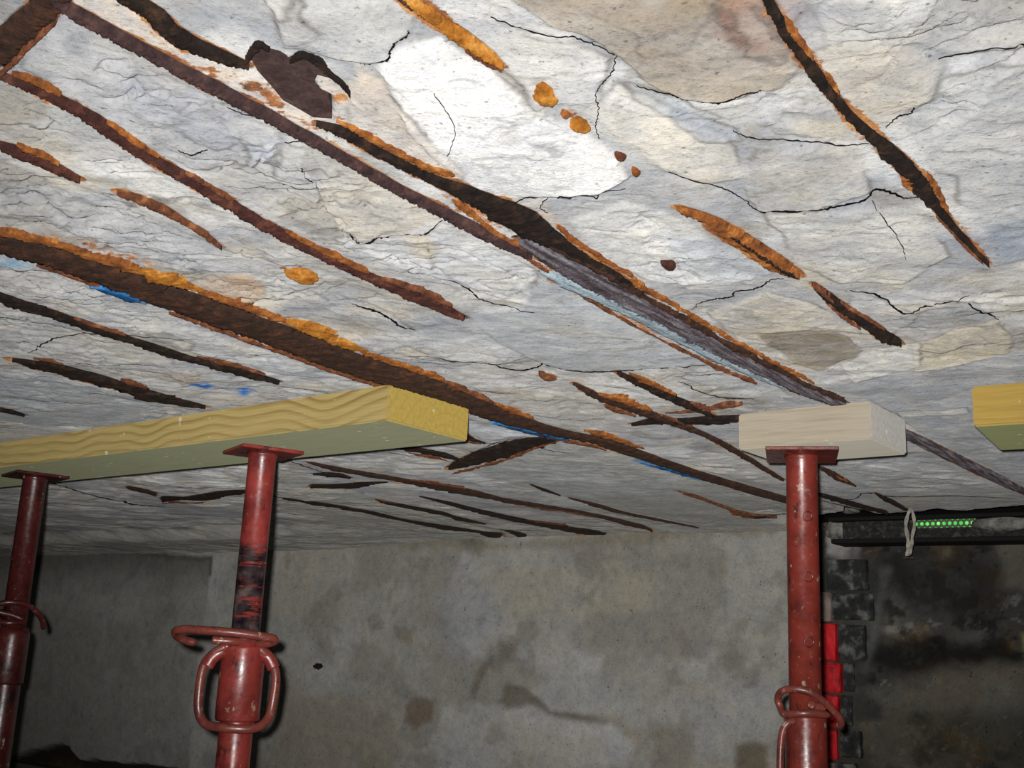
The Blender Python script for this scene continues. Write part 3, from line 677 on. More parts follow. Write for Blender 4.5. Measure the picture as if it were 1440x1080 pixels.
# upper (main) joist: two flange edges, an exposed plate where the plaster fell off, flaking painted board
J = ribbon('steel_joist', J1_MAIN, M['steel_grey'], None, base=.002, amp=.003, rag=.05, seed=201)
tag(J, 'main rusted steel joist crossing from top left to the right edge behind the pale block', 'joist')
M['bar_purple'] = mat_rust('purple_brown_rust', lin((44, 33, 34)), lin((70, 52, 52)), lin((110, 80, 68)), .68)
ribbon('flange_edge', J1_LOW, M['bar_purple'], J, base=.002, amp=.004, rag=.05, seed=202)
ribbon('flange_edge', J1_UP, M['bar_black'], J, base=.001, amp=.003, rag=.06, seed=203)
ribbon('flange_edge', J1_UP2, M['bar_black'], J, base=.001, amp=.003, rag=.12, seed=204)
ribbon('flange_edge', run(J1_MAIN, .05, .62, 7, -.5), M['bar_dark'], J, base=.003, amp=.002, rag=.45, seed=214)
ribbon('flaking_board', J1_PLANK, M['plank_blue'], J, base=.0035, amp=.0015, rag=.12, seed=205)
ribbon('rust_crust', run(J1_MAIN, .0, .47, 6, .72), M['crust_brown'], J, base=.001, amp=.002, rag=.35, seed=206)
ribbon('rust_crust', run(J1_MAIN, .2, .56, 7, -.75), M['crust'], J, base=.001, amp=.002, rag=.4, seed=207)
ribbon('rust_crust', run(J1_UP2, .05, .4, 11, -.9), M['crust'], J, base=.001, amp=.002, rag=.3, seed=208)
ribbon('rust_crust', run(J1_UP2, .42, .78, 9, .75), M['crust'], J, base=.001, amp=.002, rag=.25, seed=209)
ribbon('rust_crust', run(J1_UP2, .7, .99, 8, -.8), M['crust'], J, base=.001, amp=.002, rag=.3, seed=210)
ribbon('rust_crust', run(J1_LOW, .28, .36, 6, .5), M['crust_brown'], J, base=.001, amp=.002, rag=.3, seed=211)
# exposed plate: bed of the hole
bm = bmesh.new()
top = [bm.verts.new((x, y, ZC-.0005)) for x, y in hole_w]; bot = [bm.verts.new((x, y, ZC+.02)) for x, y in hole_w]
f = bm.faces.new(top); bm.faces.new(bot[::-1])
for i in range(len(top)): bm.faces.new((top[i], top[(i+1) % len(top)], bot[(i+1) % len(top)], bot[i]))
bm_obj('exposed_plate', bm, M['plate_brown'], J)
for pts in ([(345,86,16),(354,72,14),(366,60,12),(380,66,8)], [(408,83,6),(426,74,9),(446,84,12),(458,96,12),(468,106,9),(478,112,8),(490,126,9),(493,133,5)]):
    ribbon('plate_edge', pts, M['bar_black'], J, base=.001, amp=.003, rag=.25, seed=220)
J = ribbon('steel_joist', J2, M['bar_dark'], None, base=.002, amp=.004, rag=.06, seed=230)
tag(J, 'second rusted steel joist, orange crusted, passing behind the long timber to the right prop', 'joist')
for k, (t0, t1, w, sd_, mm) in enumerate([(.02,.2,11,-.62,'crust'),(.18,.27,17,-.72,'ochre'),(.26,.37,12,-.7,'crust'),(.37,.47,16,-.72,'ochre'),(.46,.56,11,-.65,'crust'),(.56,.62,10,-.7,'crust_brown'),(.62,.67,8,-.7,'crust'),(.08,.2,6,.52,'crust_brown'),(.24,.5,5,.52,'crust_brown'),(.73,.8,8,-.7,'crust'),(.68,.76,4,.6,'crust_brown')]):
    ribbon('rust_crust', run(J2, t0, t1, w, sd_), M[mm], J, base=.0012, amp=.003, rag=.3, seed=240+k)
for k, (t0, t1, w, sd_) in enumerate([(.83,.9,6,.2),(.93,.965,7,.1)]):
    ribbon('blue_paint_flake', run(J2, t0, t1, w, sd_), NT('blue_paint', .8, .2).out(lin((36, 92, 140))), J, base=.003, amp=.0012, rag=.2, seed=260+k)

MBL = NT('bright_blue_paint', .8, .2); MBL = MBL.out(MBL.ramp(MBL.noise(60, detail=5), [(.3, lin((24, 70, 120))), (.5, lin((44, 126, 196))), (.75, lin((110, 160, 200)))]))
for pth in ([(126,399,6),(145,403,10),(170,412,13),(190,418,10),(206,422,4)], [(690,593,3),(715,598,6),(745,606,7),(775,613,6),(800,618,3)], [(900,650,3),(930,657,5),(965,668,5),(985,673,3)]):
    ribbon('blue_paint_flake', pth, MBL, J, base=.004, amp=.0012, rag=.3, seed=270+int(pth[0][0]))

# loose orange lumps and a dark nail on the plaster
LUMPS = [((767,131), 19, 17, 'ochre', 'largest round orange rust lump on the bright plaster slab'), ((795,156), 7, 4, 'crust', 'small orange rust fleck between two bigger orange lumps'),
         ((815,173), 16, 11, 'ochre', 'oval orange rust lump below the largest orange lump'), ((872,216), 9, 5, 'crust_brown', 'small brown rust fleck on the right rim of the bright plaster slab'),
         ((894,238), 7, 6, 'crust', 'small round orange rust spot at the tip of the bright plaster slab'), ((940,371), 11, 5, 'bar_red', 'small dark red brown triangular chip on white plaster at right of centre'),
         ((425,388), 24, 8, 'ochre', 'flat orange brown rust patch above the second joist at left'), ((770,529), 13, 4, 'crust_brown', 'small orange brown rust spot under the long crack at centre')]
for (x, y), rx, ry, m, lab in LUMPS:
    bm = bmesh.new(); c = at(x, y); n = 28; rings = []
    ph = random.random()*9
    for k, (s, h) in enumerate([(1, -.003), (.95, .0012), (.75, .0032), (.45, .0045), (.15, .005)]):
        ring = []
        for i in range(n):
            a = 2*math.pi*i/n; rr = s*(1+.10*math.sin(3*a+ph)+.05*math.sin(7*a+ph*2)+.05*random.uniform(-1, 1))
            sl = .35*math.cos(a)*rx*rr
            p = at(x+rx*rr*math.cos(a), y+ry*rr*math.sin(a)+sl*.6); ring.append(Vector((p.x, p.y, ZC-h-.0008*random.random())))
        rings.append(ring)
    ring_loft(bm, rings)
    tag(bm_obj('rust_lump', bm, M[m], None, True), lab, 'rust')

# ------------------------------------------------------------------ back wall
def wall_grid(v0, v1, z0, z1, dv, dz):
    va_ = np.linspace(v0, v1, int((v1-v0)/dv)+1); za = np.linspace(z0, z1, int((z1-z0)/dz)+1)
    A, B = np.meshgrid(va_, za, indexing='ij'); idx = np.arange(A.size).reshape(A.shape)
    qq = np.stack([idx[:-1, :-1], idx[1:, :-1], idx[1:, 1:], idx[:-1, 1:]], -1).reshape(-1, 4)
    return A.ravel(), B.ravel(), qq
def wp(pts):                                    # pixel outline to (v, z) on the back wall
    o = []
    for x, y in pts:
        p = at_wall(x, y); o.append((p.x*V[0]+p.y*V[1], p.z))
    return o
VSPLIT = wp([(1152, 800)])[0][0]
A, B, qq = wall_grid(VSPLIT, 6.1, .86, ZC+.03, .0056, .0056)
nb = fbm(A*3, B*3, 4, 500); nf = fbm(A*22, B*22, 4, 501); nq = fbm(A*9+.3*fbm(A*4, B*4, 2, 8), B*9, 4, 502)
dd = .006*nb+.0022*nf
col = np.empty((len(A), 3)); col[:] = L((176, 174, 167))
mixc((190, 189, 186), sst(-.05, .35, nb)*.8)
mixc((156, 152, 143), sst(.12, .4, fbm(A*4, B*5, 4, 503))*.75)
mixc((184, 176, 160), sst(.1, .4, fbm(A*2.2, B*6, 3, 504))*.5)
mixc((142, 137, 127), sst(.25, .5, nq)*.5)
WST = [  # stains and lost skim coat: outline, colour, relief, softness, strength
 ([(568,990),(600,978),(612,985),(608,1012),(585,1028),(570,1015)], (135,122,107), -.002, .012, .95),
 ([(702,985),(715,962),(745,968),(775,998),(830,1005),(865,1015),(845,1022),(795,1012),(770,1005),(740,990),(712,1000)], (119,112,99), -.004, .012, .8),
 ([(795,1015),(865,1018),(900,1040),(880,1080),(800,1085),(775,1060)], (206,206,206), .002, .02, .8),
 ([(712,1000),(760,1000),(790,1020),(760,1060),(715,1050)], (205,205,203), .001, .02, .6),
 ([(860,1010),(905,1030),(910,1060),(880,1040)], (170,160,142), .004, .02, .6),
 ([(1035,1050),(1060,1040),(1080,1050),(1078,1090),(1035,1090)], (127,117,99), -.001, .012, .9),
 ([(910,1020),(960,1010),(990,1040),(960,1085),(920,1080)], (150,142,127), -.001, .02, .6),
 ([(663,975),(672,945),(692,925),(690,935),(678,958),(668,982)], (124,117,104), -.003, .012, .7),
 ([(620,835),(690,820),(700,870),(660,920),(620,910)], (165,170,177), 0, .04, .5),
 ([(555,880),(580,885),(575,905),(555,898)], (145,137,119), 0, .015, .7),
 ([(705,905),(725,908),(722,925),(705,925)], (135,127,112), 0, .015, .7),
 ([(808,920),(850,922),(845,945),(815,945)], (206,206,206), 0, .015, .6),
 ([(945,925),(1000,925),(990,945),(955,945)], (206,206,206), 0, .03, .5),
 ([(995,790),(1015,785),(1022,805),(1010,825),(997,815)], (150,145,135), 0, .012, .7),
 ([(390,735),(520,748),(700,762),(860,750),(1100,735),(1100,744),(860,764),(700,776),(520,764),(390,750)], (140,130,109), 0, .02, .55),
 ([(640,755),(670,752),(690,765),(650,770)], (109,109,89), 0, .02, .6),
 ([(1010,738),(1090,735),(1090,750),(1040,752)], (135,119,87), 0, .02, .6),
 ([(700,1020),(850,1030),(850,1090),(700,1090)], (187,182,170), 0, .04, .5),
 ([(380,960),(560,990),(560,1090),(370,1090)], (160,150,132), 0, .06, .6),
]
def stains(S, seed, dscale=1):
    global col
    for k, (pts, c, rel, so, st) in enumerate(S):
        sd = poly_sd(A, B, wp(pts))+so*1.3*fbm(A*16, B*16, 4, seed)
        m = sst(-so, so, sd)*st; col += (L(c)-col)*m[:, None]
        dd_[:] += rel*sst(-.006, .006, sd)
dd_ = dd; stains(WST, 600)
# blocked panel at the left, set back behind a ragged lip
pan = wp([(55, 764), (120, 768), (180, 773), (300, 781), (286, 880), (268, 1000), (262, 1200), (-60, 1200), (-60, 760)])
sd = poly_sd(A, B, pan)+.016*fbm(A*10, B*10, 4, 620)
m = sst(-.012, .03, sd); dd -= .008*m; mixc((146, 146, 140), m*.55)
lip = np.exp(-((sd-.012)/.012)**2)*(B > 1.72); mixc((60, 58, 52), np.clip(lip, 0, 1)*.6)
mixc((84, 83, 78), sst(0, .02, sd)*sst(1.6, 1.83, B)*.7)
sd = poly_sd(A, B, wp([(166, 761), (200, 760), (240, 766), (260, 770), (238, 771), (190, 767)]))+.006*fbm(A*30, B*30, 3, 621)
dd -= .02*sst(-.004, .004, sd); mixc((30, 28, 26), sst(-.004, .006, sd))
# broken hole low at the left
sd = poly_sd(A, B, wp([(10,1066),(40,1055),(60,1050),(80,1047),(95,1052),(108,1068),(150,1072),(240,1078),(300,1110),(-30,1110)]))+.012*fbm(A*14, B*14, 4, 622)
dd -= .07*sst(-.006, .01, sd); mixc((36, 32, 26), sst(-.01, .01, sd)*.95)
mixc((92, 76, 50), sst(.03, .09, sd)*np.clip(.5+fbm(A*30, B*30, 3, 623), 0, 1)*.8)
# specks
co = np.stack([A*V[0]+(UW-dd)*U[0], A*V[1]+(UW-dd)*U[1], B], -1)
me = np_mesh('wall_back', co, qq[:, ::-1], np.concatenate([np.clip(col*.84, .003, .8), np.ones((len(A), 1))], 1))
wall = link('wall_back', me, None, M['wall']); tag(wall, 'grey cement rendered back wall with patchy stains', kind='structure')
bm = bmesh.new(); box_uvz(bm, UW+.01, UW+.3, VSPLIT, 6.1, 0, .87); box_uvz(bm, UW+.1, UW+.3, VSPLIT, 6.1, .87, ZC+.2)
bm_obj('wall_base', bm, NT('render_base', .95, .1).out(lin((110, 106, 98))), wall)
c = at_wall(447, 937, UW-.012); bm = bmesh.new()
bmesh.ops.create_icosphere(bm, subdivisions=3, radius=1, matrix=Matrix.Translation(c) @ Matrix.Diagonal((.018, .018, .011, 1)))
for v_ in bm.verts: v_.co += (v_.co-c)*(.25*math.sin(v_.co.x*400)*math.sin(v_.co.z*500+1))
bm_obj('plug', bm, M['bar_black'], wall, True)

# ------------------------------------------------------------------ sooted wall at the right, with a brick jamb
US = UW+.06
A, B, qq = wall_grid(-.9, VSPLIT+.02, .86, ZC+.1, .0056, .0056)
nb = fbm(A*4, B*4, 4, 700); nf = fbm(A*18, B*18, 5, 701)
dd = .012*nb+.006*nf+.004*fbm(A*50, B*50, 3, 702); dd_ = dd
col = np.empty((len(A), 3)); col[:] = L((92, 91, 86))
mixc((58, 57, 55), sst(-.1, .35, nb)*.8)
mixc((122, 119, 108), sst(.1, .45, fbm(A*6, B*7, 4, 703))*.6)
mixc((26, 25, 24), sst(.1, .3, fbm(A*16, B*20, 5, 705, .65))*.7)
mixc((150, 149, 142), sst(.34, .5, fbm(A*24, B*24, 4, 706, .7))*.5)
mixc((104, 82, 50), sst(.2, .45, fbm(A*9, B*14, 3, 704))*.5)
stains([
 ([(1150,770),(1238,775),(1234,830),(1240,870),(1228,930),(1205,980),(1198,1090),(1150,1090)], (66,66,64), .022, .006, .7),
 ([(1240,770),(1380,765),(1420,800),(1400,900),(1300,860),(1250,840)], (39,38,37), 0, .04, .8),
 ([(1205,925),(1240,895),(1330,905),(1400,900),(1430,930),(1330,940),(1240,950)], (34,32,30), -.012, .02, .9),
 ([(1215,970),(1330,945),(1440,940),(1440,1000),(1230,1010)], (115,112,102), .004, .03, .7),
 ([(1232,800),(1242,800),(1236,850),(1226,900),(1210,950),(1212,920),(1225,860)], (112,114,112), .003, .012, .45),
 ([(1150,735),(1185,745),(1200,770),(1205,800),(1190,790),(1160,775)], (172,169,164), .004, .01, .8),
 ([(1190,765),(1225,790),(1235,830),(1200,850),(1170,830)], (63,63,63), 0, .02, .7),
 ([(1400,760),(1460,755),(1460,830),(1410,820)], (112,110,99), .004, .03, .7),
 ([(1430,890),(1460,890),(1460,915),(1432,912)], (172,167,115), 0, .01, .7),
 ([(1150,1000),(1440,1010),(1440,1090),(1150,1090)], (78,73,60), 0, .04, .5),
], 720)
mixc((16, 15, 15), (B > 1.875)*1.0)  # wall top inside the gap painted black as a dark void
co = np.stack([A*V[0]+(US-dd)*U[0], A*V[1]+(US-dd)*U[1], B], -1)
me = np_mesh('wall_right', co, qq[:, ::-1], np.concatenate([np.clip(col*.84, .003, .8), np.ones((len(A), 1))], 1))
swall = link('wall_right', me, None, M['soot']); tag(swall, 'soot blackened right part of the wall', kind='structure')
bm = bmesh.new(); box_uvz(bm, US+.03, US+.3, -.9, VSPLIT, 0, ZC+.2)
bm_obj('wall_base', bm, NT('soot_base', .95, .1).out(lin((48, 46, 42))), swall)
t = NT('soot_brick', .85, .25); n1 = t.noise(28, detail=5)
MB_S = t.out(t.ramp(n1, [(.3, lin((22, 22, 22))), (.5, lin((46, 46, 46))), (.72, lin((118, 118, 114)))]), normal=t.bump(t.noise(120), .6, .003))
t = NT('red_painted_brick', .6, .3); n1 = t.noise(30, detail=4)
MB_R = t.out(t.ramp(n1, [(.25, lin((110, 16, 20))), (.5, lin((196, 24, 34))), (.8, lin((220, 46, 48)))]), normal=t.bump(t.noise(150), .4, .002))
t = NT('pale_pink_brick', .85, .25); n1 = t.noise(28, detail=5)
MB_P = t.out(t.ramp(n1, [(.3, lin((96, 66, 64))), (.5, lin((130, 112, 106))), (.75, lin((150, 140, 134)))]), normal=t.bump(t.noise(120), .6, .003))
def brick(x0, x1, y0, y1, mat, proud):
    a = wp([(x0, y0), (x1, y1)]); bm = bmesh.new()
    v_hi, v_lo = a[0][0], a[1][0]
    box_uvz(bm, US-proud, US+.05, v_lo, v_hi, a[1][1], a[0][1], .004)
    bmesh.ops.subdivide_edges(bm, edges=bm.edges[:], cuts=2, use_grid_fill=True)
    for v_ in bm.verts: v_.co += Vector([random.uniform(-1, 1)*.0013 for _ in range(3)])
    return bm_obj('brick', bm, mat, swall)
BR = [(786, 829, 1), (834, 872, 0), (878, 928, 1), (933, 973, 0), (978, 1022, 1), (1027, 1068, 0), (1073, 1115, 1)]
dark_r = [(1158, 1216), (1164, 1224), (1174, 1213), (1181, 1196), (1178, 1194), (1176, 1205), (1174, 1200)]
red_r = [None, (1150, 1166, MB_P), (1150, 1173, MB_R), (1150, 1179, MB_R), (1150, 1176, MB_R), (1150, 1174, MB_R), (1150, 1172, MB_P)]
for (y0, y1, o_), dr, rr in zip(BR, dark_r, red_r):
    brick(dr[0], dr[1], y0, y1, MB_S, .034+.006*o_)
    if rr: brick(rr[0], rr[1], y0-1.5, y1+1.5, rr[2], .046+.003*o_)

# steel lintel over the old opening, with a perforated vent strip through which daylight shows
M['soot_steel'] = mat_rust('sooted_steel', lin((20, 20, 20)), lin((44, 43, 42)), lin((92, 90, 86)), .66)
lt = wp([(1188, 741), (1470, 737), (1470, 752), (1186, 767)])
zb_l = lt[3][1]; zb = (lt[3][1]+wp([(1440, 754)])[0][1])/2; v_l = lt[0][0]
lin_o = empty_at('steel_lintel', uv3(UW, .5, zb)); tag(lin_o, 'sooty black steel lintel over the blocked opening at right', 'lintel')
def rel_bm(name, bm, mat, parent, smooth=False):
    o = bm_obj(name, bm, mat, None, smooth); o.parent = parent; o.matrix_parent_inverse = Matrix.Translation(parent.location).inverted(); return o
HOLE_R = .0048; zv = wp([(1330, 738)])[0][1]; v_a = wp([(1290, 739)])[0][0]; v_b = wp([(1372, 736)])[0][0]
UL = UW-.02
def plate_with_holes(v0, v1, z0, z1, u, thick, holes, n=14):
    """flat strip with round holes: a row of square cells, each cell a ring between circle and square"""
    bm = bmesh.new(); cw = (v1-v0)/holes
    for k in range(holes):
        vc_ = v0+cw*(k+.5); zc_ = (z0+z1)/2; lay = []
        for uu in (u, u+thick):
            inn = []; outr = []
            for i in range(n):
                a = 2*math.pi*(i+.5)/n; cx_, sz = math.cos(a), math.sin(a)
                inn.append(bm.verts.new(uv3(uu, vc_+HOLE_R*cx_, zc_+HOLE_R*sz)))
                m_ = max(abs(cx_), abs(sz)); outr.append(bm.verts.new(uv3(uu, vc_+cw/2*cx_/m_, zc_+(z1-z0)/2*sz/m_)))
            lay.append((inn, outr))
        for i in range(n):
            j = (i+1) % n
            (i0, o0), (i1, o1) = lay
            bm.faces.new((i0[i], i0[j], o0[j], o0[i])); bm.faces.new((i1[j], i1[i], o1[i], o1[j])); bm.faces.new((i0[j], i0[i], i1[i], i1[j]))
    return bm
bm = bmesh.new()
box_uvz(bm, UL, UL+.012, v_a+.004, v_l, zb+.004, zv+.012, .001); box_uvz(bm, UL, UL+.012, -.9, v_b-.004, zb+.004, zv+.012, .001)
box_uvz(bm, UL, UL+.012, v_b-.004, v_a+.004, zb+.004, zv-.009, .001)
rel_bm('web', bm, M['soot_steel'], lin_o)
bm = bmesh.new(); box_uvz(bm, UL-.035, UW+.05, -.9, v_l+.02, zb-.008, zb+.004, .002); rel_bm('bottom_flange', bm, NT('black_steel', .8, .2).out(lin((20, 19, 19))), lin_o)
bm = bmesh.new(); box_uvz(bm, UL-.03, UW+.05, -.9, v_l+.03, zv+.012, zv+.022, .002); rel_bm('top_flange', bm, NT('black_steel', .8, .2).out(lin((18, 17, 17))), lin_o)
vent = empty_at('vent_strip', uv3(UL, (v_a+v_b)/2, zv)); tag(vent, 'perforated metal vent strip with green daylight showing through its row of holes', 'vent')
rel_bm('perforated_plate', plate_with_holes(v_b-.004, v_a+.004, zv-.009, zv+.012, UL, .0015, 11), NT('dirty_zinc', .5, .4).out(lin((84, 88, 74)), metal=.4), vent)
t = NT('green_daylight', .9, 0); em = t.b.inputs['Emission Color']; nz = t.noise(40, detail=2)
t.put(em, t.ramp(nz, [(.35, lin((70, 190, 70))), (.6, lin((110, 240, 110))), (.75, lin((210, 255, 190)))])); t.b.inputs['Emission Strength'].default_value = 1.0
bm = bmesh.new(); box_uvz(bm, UL+.006, UL+.008, v_b-.004, v_a+.004, zv-.009, zv+.012); rel_bm('daylight_pane', bm, t.out((0, 0, 0)), vent)

t = NT('cement_lump', .95, .1); n1 = t.noise(30, detail=6, rough=.7)
MCL = t.out(t.ramp(n1, [(.3, lin((64, 63, 60))), (.5, lin((122, 120, 114))), (.7, lin((156, 154, 148)))]), normal=t.bump(n1, .7, .006))
for (x, y), rx, rz, u_ in (((1412, 737), .075, .016, UL-.006), ((1176, 744), .034, .034, UW+.01), ((1196, 716), .03, .012, UW-.02)):
    bm = bmesh.new(); bmesh.ops.create_icosphere(bm, subdivisions=4, radius=1)
    c = at_wall(x, y, u_); cc = np.array([v_.co[:] for v_ in bm.verts]); k = 1+.45*fbm(cc[:, 0]*1.6+x, cc[:, 2]*1.6+cc[:, 1], 4, 900)
    for v_, kk in zip(bm.verts, k):
        q_ = v_.co*kk; v_.co = c+uv3(q_.y*.022, q_.x*rx, q_.z*rz)
    bm_obj('cement_lump', bm, MCL, swall, True)

# pale strap hanging in a loop in front of the lintel
strap = empty_at('hanging_strap', at_wall(1280, 722, 2.66)); tag(strap, 'pale strap hanging in a narrow loop beside the perforated vent strip', 'strap')
MS = NT('grey_webbing', .9, .1); MS = MS.out(MS.ramp(MS.noise(90), [(.3, lin((110, 106, 98))), (.7, lin((168, 164, 152)))]))
def strip(pts, w, u=2.66):
    path = catmull([at_wall(x, y, u+o) for x, y, o in pts], 8); bm = bmesh.new(); rings = []
    for i, p in enumerate(path):
        a = uv3(0, 1, 0)*w*.5*(1+.2*math.sin(i*.7)); b = uv3(1, 0, 0)*.0012
        rings.append([p-a-b, p+a-b, p+a+b, p-a+b])
    ring_loft(bm, rings); return bm
rel_bm('loop', strip([(1281,715,.0),(1276,726,-.004),(1274,740,-.006),(1277,758,-.004),(1277,770,0),(1276,782,.0)], .008), MS, strap)
rel_bm('loop', strip([(1281,715,.004),(1284,722,.006),(1286,738,.008),(1283,755,.006),(1282,768,.006),(1279,780,.002)], .007), MS, strap)
rel_bm('end_knot', strip([(1272,785,0),(1278,784,-.003),(1284,785,0)], .007), MS, strap)

# ------------------------------------------------------------------ timbers
def mat_wood(name, pale, dark, knots, tint, period=.011, contrast=1.0, end=False):
    t = NT(name, .7, .25); t.b.inputs['Diffuse Roughness'].default_value = 1.0
    if end:                                        # sawn end grain: faint growth rings
        vv = t.map(scale=(1, 1, 1), loc=(0, .05, .07)); wave = t.n('TexWave', wave_type='RINGS', rings_direction='X', Vector=vv, Scale=18.0, Distortion=1.5, Detail=2.0)
        c = t.ramp(wave.outputs['Fac'], [(.0, pale), (.8, pale), (1, tuple(p*.86+d*.14 for p, d in zip(pale, dark)))])
        fib = t.noise(160, detail=4)
    else:                                          # flat sawn face: grain lines running along, swinging up and down
        slow = t.noise(1.0, t.map(scale=(2.6, .1, .1)), 2, .5); med = t.noise(1.0, t.map(scale=(4, 2, 8)), 1, .5)
        x = t.n('SeparateXYZ', Vector=t.co.outputs['Object'])
        z = t.math('ADD', x.outputs[2], t.math('MULTIPLY', t.math('SUBTRACT', slow, .5), .13)); z = t.math('ADD', z, t.math('MULTIPLY', t.math('SUBTRACT', med, .5), .022))
        z = t.math('ADD', z, t.math('MULTIPLY', x.outputs[1], .55))
        f = t.math('FRACT', t.math('DIVIDE', z, period))
        c = t.ramp(f, [(.0, pale), (.35, pale), (.74, tuple(p*(1-contrast)+d*contrast for p, d in zip(pale, dark))), (.82, tuple(p*(1-contrast)+d*contrast for p, d in zip(pale, dark))), (.92, pale)])
        c = t.mix(t.ramp(t.noise(1.0, t.map(scale=(1.8, 6, 22), loc=(2, 0, 0)), 2), [(.35, .75), (.6, 0)]), c, pale)
        fib = t.noise(1.0, t.map(scale=(12, 420, 420)), 3)
    c = t.mix(1, c, t.ramp(fib, [(.3, .84), (.7, 1.08)]), 'MULTIPLY')
    c = t.mix(t.ramp(t.noise(5, detail=3), [(.4, 0), (.75, knots)]), c, tint)
    if not end:
        vo = t.n('TexVoronoi', Vector=t.map(scale=(3.1, 9, 9), loc=(.23, .1, .37)), Scale=1.0)
        kn = t.ramp(vo.outputs['Distance'], [(.045, 1), (.085, 0)]); c = t.mix(t.math('MULTIPLY', kn, .8*contrast), c, lin((104, 70, 44)))
    sp = t.ramp(t.noise(60, detail=1), [(.74, 0), (.78, 1)]); c = t.mix(t.math('MULTIPLY', sp, .6), c, lin((206, 200, 186)))
    return t.out(c, normal=t.bump(fib, .25, .001))
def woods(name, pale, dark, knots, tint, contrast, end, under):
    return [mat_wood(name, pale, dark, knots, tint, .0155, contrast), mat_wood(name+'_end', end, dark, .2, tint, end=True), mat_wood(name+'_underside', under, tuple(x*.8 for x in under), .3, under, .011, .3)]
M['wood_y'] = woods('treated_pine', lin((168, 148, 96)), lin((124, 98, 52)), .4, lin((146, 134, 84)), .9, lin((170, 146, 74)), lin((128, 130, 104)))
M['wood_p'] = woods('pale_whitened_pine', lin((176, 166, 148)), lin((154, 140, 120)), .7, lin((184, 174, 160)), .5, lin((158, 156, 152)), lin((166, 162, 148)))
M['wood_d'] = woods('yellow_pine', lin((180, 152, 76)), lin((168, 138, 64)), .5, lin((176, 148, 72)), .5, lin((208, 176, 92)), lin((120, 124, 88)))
def timber(name, corner, along, length, width, z0, z1, mat, label, ztop_far=None):
    """a sawn timber: near bottom corner, direction of its length, width on the side away from the camera"""
    a = Vector((along[0], along[1], 0)).normalized(); w = Vector((a.y, -a.x, 0))
    if w.y < 0: w = -w
    c = Vector((corner.x, corner.y, 0))+a*length/2+w*width/2
    bm = bmesh.new(); h = z1-z0
    L2, W2, H2 = length/2, width/2, h/2
    vs = [bm.verts.new((sx*L2, sy*W2, sz*H2)) for sx in (-1, 1) for sy in (-1, 1) for sz in (-1, 1)]
    fs = [bm.faces.new([vs[i] for i in f]) for f in ((0, 1, 3, 2), (4, 6, 7, 5), (0, 4, 5, 1), (2, 3, 7, 6), (0, 2, 6, 4), (1, 5, 7, 3))]
    bmesh.ops.bevel(bm, geom=list(bm.edges), offset=.0025, segments=2, affect='EDGES')
    o = bm_obj(name, bm, mat[0], None)
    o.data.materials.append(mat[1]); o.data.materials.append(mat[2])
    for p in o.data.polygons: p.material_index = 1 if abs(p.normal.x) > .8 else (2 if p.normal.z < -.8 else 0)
    o.location = c+Vector((0, 0, (z0+z1)/2)); o.rotation_euler = (0, 0, math.atan2(a.y, a.x))
    return tag(o, label, 'timber')
ZB = CAMZ+.30
p0, p1 = at(544, 591, .30), at(0, 657, .30)
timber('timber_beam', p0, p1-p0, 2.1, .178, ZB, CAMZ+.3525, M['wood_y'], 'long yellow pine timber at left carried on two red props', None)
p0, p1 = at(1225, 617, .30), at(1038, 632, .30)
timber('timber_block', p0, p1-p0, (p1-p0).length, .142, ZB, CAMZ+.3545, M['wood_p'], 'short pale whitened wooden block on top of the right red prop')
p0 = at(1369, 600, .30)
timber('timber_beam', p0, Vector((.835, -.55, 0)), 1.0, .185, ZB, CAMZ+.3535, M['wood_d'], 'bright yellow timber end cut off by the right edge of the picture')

# ------------------------------------------------------------------ props
def mat_paint(name, red, dark, metal_z=None, wear=.5):
    t = NT(name, .42, .65)
    v = t.co.outputs['Object']
    n1 = t.noise(18, v, 5, .6); n2 = t.noise(95, v, 5, .65); n3 = t.noise(34, t.map(scale=(1, 1, .5)), 4, .7)
    red = tuple(x*.74 for x in red); dark = tuple(x*.7 for x in dark)
    c = t.ramp(n1, [(.3, dark), (.5, red), (.72, tuple(min(1, x*1.4) for x in red))])
    c = t.mix(t.math('MULTIPLY', t.ramp(n2, [(.62, 0), (.70, 1)]), wear), c, lin((150, 118, 104)))
    c = t.mix(t.math('MULTIPLY', t.ramp(n3, [(.60, 0), (.66, 1)]), .7), c, lin((52, 30, 28)))
    c = t.mix(t.math('MULTIPLY', t.ramp(t.noise(52, t.map(scale=(1, 1, .7), loc=(3, 1, 2)), 3), [(.665, 0), (.70, 1)]), .75), c, lin((186, 160, 140)))
    rough = t.ramp(n2, [(.3, .2), (.7, .46)])
    if metal_z:                                    # worn band: paint scraped to dark, oily metal
        z = t.n('SeparateXYZ', Vector=v).outputs[2]
        lo, hi = metal_z
        band = t.n('MapRange', Value=z); 
        for nm, x in (('From Min', lo-.015), ('From Max', lo+.01)): band.inputs[nm].default_value = x
        band2 = t.n('MapRange', Value=z)
        for nm, x in (('From Min', hi+.006), ('From Max', hi-.006)): band2.inputs[nm].default_value = x
        bz = t.noise(1.0, t.map(scale=(9, 9, 60)), 4, .7)
        k = t.math('MULTIPLY', t.math('MULTIPLY', band.outputs[0], band2.outputs[0]), t.ramp(bz, [(.40, 0), (.47, 1)]))
        c = t.mix(k, c, t.ramp(t.noise(40), [(.35, lin((24, 20, 26))), (.55, lin((64, 52, 54))), (.7, lin((104, 88, 84)))]))
        rough = t.mix(k, rough, (.28, .28, .28))
    return t.out(c, rough=rough, normal=t.bump(n2, .25, .0012))
DRED = lin((104, 40, 38))
M['paint_a'] = mat_paint('dimmed_red_oxide', lin((88, 36, 33)), lin((48, 22, 22)))  # red oxide darkened in the colour for the weak light at the left
